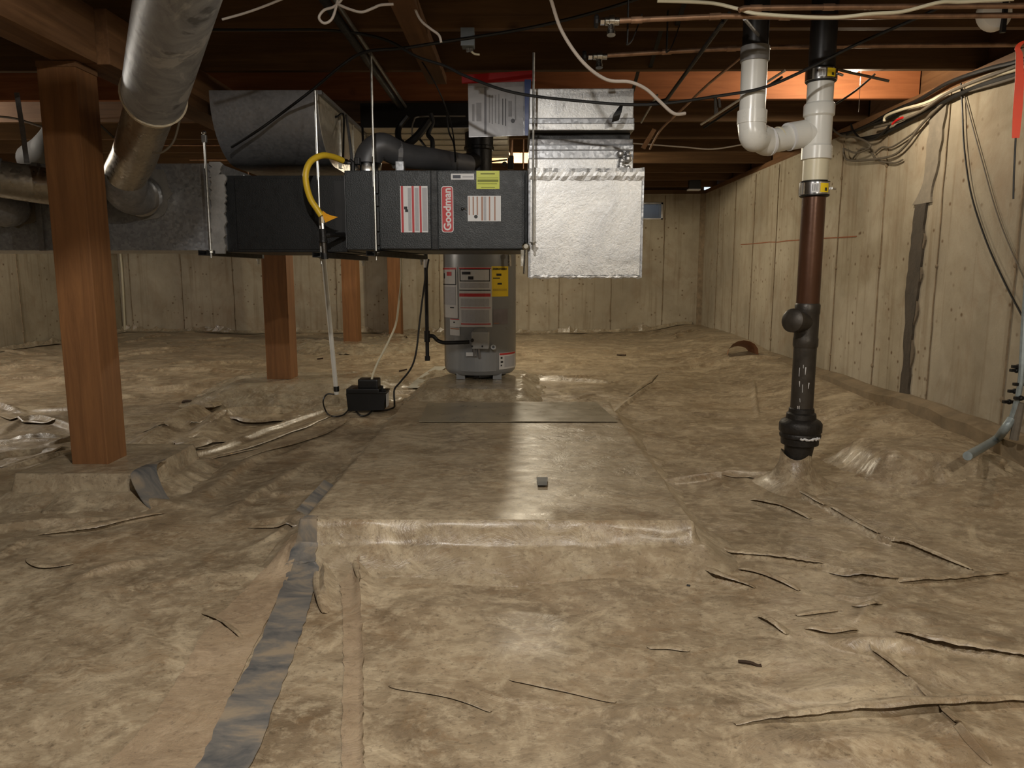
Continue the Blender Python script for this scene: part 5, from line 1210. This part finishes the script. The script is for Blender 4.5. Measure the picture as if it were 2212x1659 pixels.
# junction box
jb = thing('junction_box', P(1012, 104, 3.06), 'grey metal junction box on a joist above the document bag', 'electrical box')
jq0, jq1 = P(998, 104, 3.06), P(1025, 68, 3.06)
part('box', g_box(jq0.x, jq1.x, 3.02, 3.079, jq0.z, jq1.z, .003), M('box_grey', srgb(120, 126, 128), .5, .4), jb)
part('cover', g_box(jq0.x - .002, jq1.x + .002, 3.017, 3.021, jq0.z - .002, jq1.z + .002, .001), M('box_grey2', srgb(112, 118, 122), .5, .4), jb)
part('connector', join(g_cyl(P(1010, 104, 3.05), P(1011, 112, 3.05), .007, 8), g_cyl(P(1017, 104, 3.05), P(1019, 112, 3.05), .007, 8)), STEEL, jb)
part('lead', g_tube([P(1018, 110, 3.05), P(1024, 116, 3.05), P(1036, 118, 3.05)], .004, 8, 4), CREAMW, jb)
# small fixture at the far joists, round white fitting near the pipes
fx_ = thing('joist_bracket', P(1514, 412, 7.9), 'small black and white box fixed under the far joists', 'bracket')
part('body', g_box(P(1502, 0, 7.9).x, P(1528, 0, 7.9).x, 7.88, 7.95, P(0, 410, 7.9).z, JZ, .004), BLACK, fx_)
part('plate', g_box(P(1500, 0, 7.9).x, P(1527, 0, 7.9).x, 7.87, 7.95, P(0, 413, 7.9).z, P(0, 410, 7.9).z), WHITE, fx_)
q = P(2143, 32, 2.75)
wf = thing('round_fitting', q, 'round white plastic fitting half hidden behind the copper pipes', 'fitting')
part('disc', g_lathe(q, (0, -1, 0), [(.058, 0), (.058, .02), (.05, .03), (.03, .034)], 28), PORC, wf, True)
part('clip', g_box(q.x + .012, q.x + .026, q.y - .045, q.y - .03, q.z - .07, q.z + .07), BLKPIPE, wf)

# ------------------------------------------------------------------ cables along the right wall
XC = XR - .035
def wall_cable(pix, r, label, mat, dx=0.0, group='cables bundled along the right wall'):
    return cable([PX(px, py, XC + dx) for px, py in pix], r, label, mat, 6, 'cable', 'cable', group)
wall_cable([(2330, 75), (2212, 128), (2130, 150), (2050, 178), (1985, 215), (1930, 240), (1880, 268), (1830, 290)], .010, 'top black cable of the bundle on the right wall', BLACKW)
wall_cable([(2330, 95), (2212, 145), (2130, 168), (2060, 195), (2000, 222), (1950, 236), (1915, 250), (1910, 262)], .008, 'cream cable lit within the bundle on the right wall', CREAMW, -.01)
wall_cable([(2330, 110), (2212, 155), (2140, 178), (2080, 200), (2010, 235), (1960, 262), (1905, 290), (1860, 300)], .011, 'thick dark cable low in the bundle on the right wall', BLACKW, .01)
wall_cable([(2330, 84), (2212, 136), (2100, 178), (2040, 205), (1990, 240), (1940, 262), (1890, 275)], .008, 'brown cable in the middle of the right wall bundle', GREYW, -.02)
wall_cable([(2300, 120), (2200, 165), (2110, 192), (2060, 205), (2035, 225), (1990, 270), (1960, 310), (1930, 335), (1880, 345), (1830, 345), (1822, 320)], .007, 'grey cable sagging low from bundle toward the drain stack', GREYW, .01)
wall_cable([(2045, 212), (2015, 240), (1980, 280), (1955, 300), (1925, 318), (1905, 318), (1890, 330)], .005, 'thin grey cable drooping beside the patched crack top', GREYW, .015)
wall_cable([(1950, 258), (1930, 262), (1912, 282), (1890, 300), (1862, 300), (1845, 285), (1838, 268)], .006, 'short black cable loop right of the drain stack', BLACKW, -.01)
wall_cable([(1950, 254), (1942, 257), (1934, 262), (1928, 268)], .0065, 'cable end wrapped in red tape on the right wall', REDTAPE, -.03)
wall_cable([(1790, 260), (1800, 280), (1820, 294), (1845, 296), (1870, 305), (1880, 318), (1850, 330), (1825, 322)], .006, 'tan cable tangle beside the white tee of drain stack', GREYW, -.02)
wall_cable([(1815, 290), (1850, 282), (1880, 270), (1905, 262), (1935, 245)], .009, 'dark cable slanting up into the right wall bundle', BLACKW, 0)
wall_cable([(1840, 345), (1860, 322), (1880, 325), (1895, 345), (1930, 352), (1950, 345)], .005, 'thin grey cable squiggle below the cable tangle', GREYW, .02)
wall_cable([(2076, 180), (2079, 240), (2083, 320), (2098, 420), (2130, 520), (2170, 610), (2212, 690)], .004, 'thin dark wire hanging down the right wall past the patched crack', BLACKW, .02, 'wires hanging on the right wall')
wall_cable([(2078, 185), (2100, 270), (2122, 350), (2150, 450), (2180, 530), (2230, 640)], .0028, 'thinner grey wire hanging just right of the dark wire, right wall', GREYW, .025, 'wires hanging on the right wall')
# orange ribbon and its wire
rb_ = thing('orange_ribbon', P(2195, 300, 2.6), 'bright orange red ribbon hanging at the right edge', 'ribbon')
part('band', g_ribbon([P(2225, 86, 2.6), P(2208, 92, 2.6), P(2198, 104, 2.6), P(2202, 120, 2.6), P(2202, 180, 2.6), P(2198, 240, 2.6), P(2194, 298, 2.6)], (1, -.25, 0), [.02, .018, .016, .020, .027, .028, .022], .002, 5), ORANGE, rb_, True)
part('wire', g_tube([P(2194, 298, 2.6), P(2190, 380, 2.6), P(2189, 430, 2.6)], .003, 6), BLACKW, rb_)
# hose and clamps in the right corner
hs = thing('corner_hose', PX(2200, 900, XR - .07), 'blue grey hose with dark clamps at the right wall corner', 'hose')
q1, q2, q3 = PX(2212, 700, XR - .16), PX(2204, 830, XR - .17), PX(2185, 905, XR - .18)
part('riser', g_tube([PX(2222, 560, XR - .15), q1, q2, q3], .011, 8, 5), HOSE, hs, True)
g1 = G(2150, 950, .15); g2 = G(2090, 985, .17)
part('hose', g_tube([q3, PX(2168, 930, XR - .20), g1, g2], .017, 10, 5), HOSE, hs, True)
for (px, py) in ((2196, 800), (2203, 830), (2192, 845), (2180, 868), (2205, 860), (2200, 792)):
    q = PX(px, py, XR - .17); part('clamp', join(g_box(q.x - .025, q.x + .025, q.y - .008, q.y + .008, q.z - .006, q.z + .006, .002), g_ball(q, .011, 6)), BLKPIPE, hs)
part('stake', g_tube([PX(2205, 870, XR - .16), PX(2190, 950, XR - .17)], .016, 8), MASTIC_D, hs)

# ------------------------------------------------------------------ ceiling lamps
def lamp(key, label, chain=False):
    (x_, y_, z_), pw, colr = LAMPS[key]
    t = thing('ceiling_bulb', (x_, y_, z_), label, 'lamp', 'bare bulbs between the joists')
    top = JZ + .225
    if z_ > JZ - .02:
        part('lampholder', g_lathe((x_, y_, 0), (0, 0, 1), [(.030, z_ + .055), (.045, z_ + .06), (.06, z_ + .085), (.06, z_ + .10)], 20), PORC, t, True)
        part('stem', g_cyl((x_, y_, z_ + .09), (x_, y_, top), .02, 10), PORC, t)
    else:
        part('lampholder', g_lathe((x_, y_, 0), (0, 0, 1), [(.030, z_ + .05), (.05, z_ + .055), (.055, z_ + .062)], 20), PORC, t, True)
        part('stem', g_cyl((x_, y_, z_ + .06), (x_, y_, top), .012, 10), PORC, t)
    part('bulb', g_lathe((x_, y_, 0), (0, 0, 1), [(.003, z_ - .032), (.018, z_ - .027), (.028, z_ - .012), (.030, z_ + .003), (.024, z_ + .024), (.014, z_ + .042), (.013, z_ + .058)], 20), BULB, t, True).visible_shadow = True
    if chain: part('pull_chain', g_cyl((x_ + .03, y_ - .02, z_ + .06), (x_ + .03, y_ - .02, z_ - .22), .0015, 6), CHROME, t)
    l = light('bulb_light', 'POINT', (x_, y_, z_ - .065), pw, colr, .03)
    return t
lamp('bay', 'lit bulb in the joist bay before the orange joist, right', True)
lamp('heater', 'lit bulb in the joist bay behind the water heater')
lamp('left', 'lit bulb in the joist bay behind the supply duct')
lamp('near', 'lit bulb in the ceiling near the camera, left')
lamp('rear', 'lit bulb in the ceiling behind the camera, right')
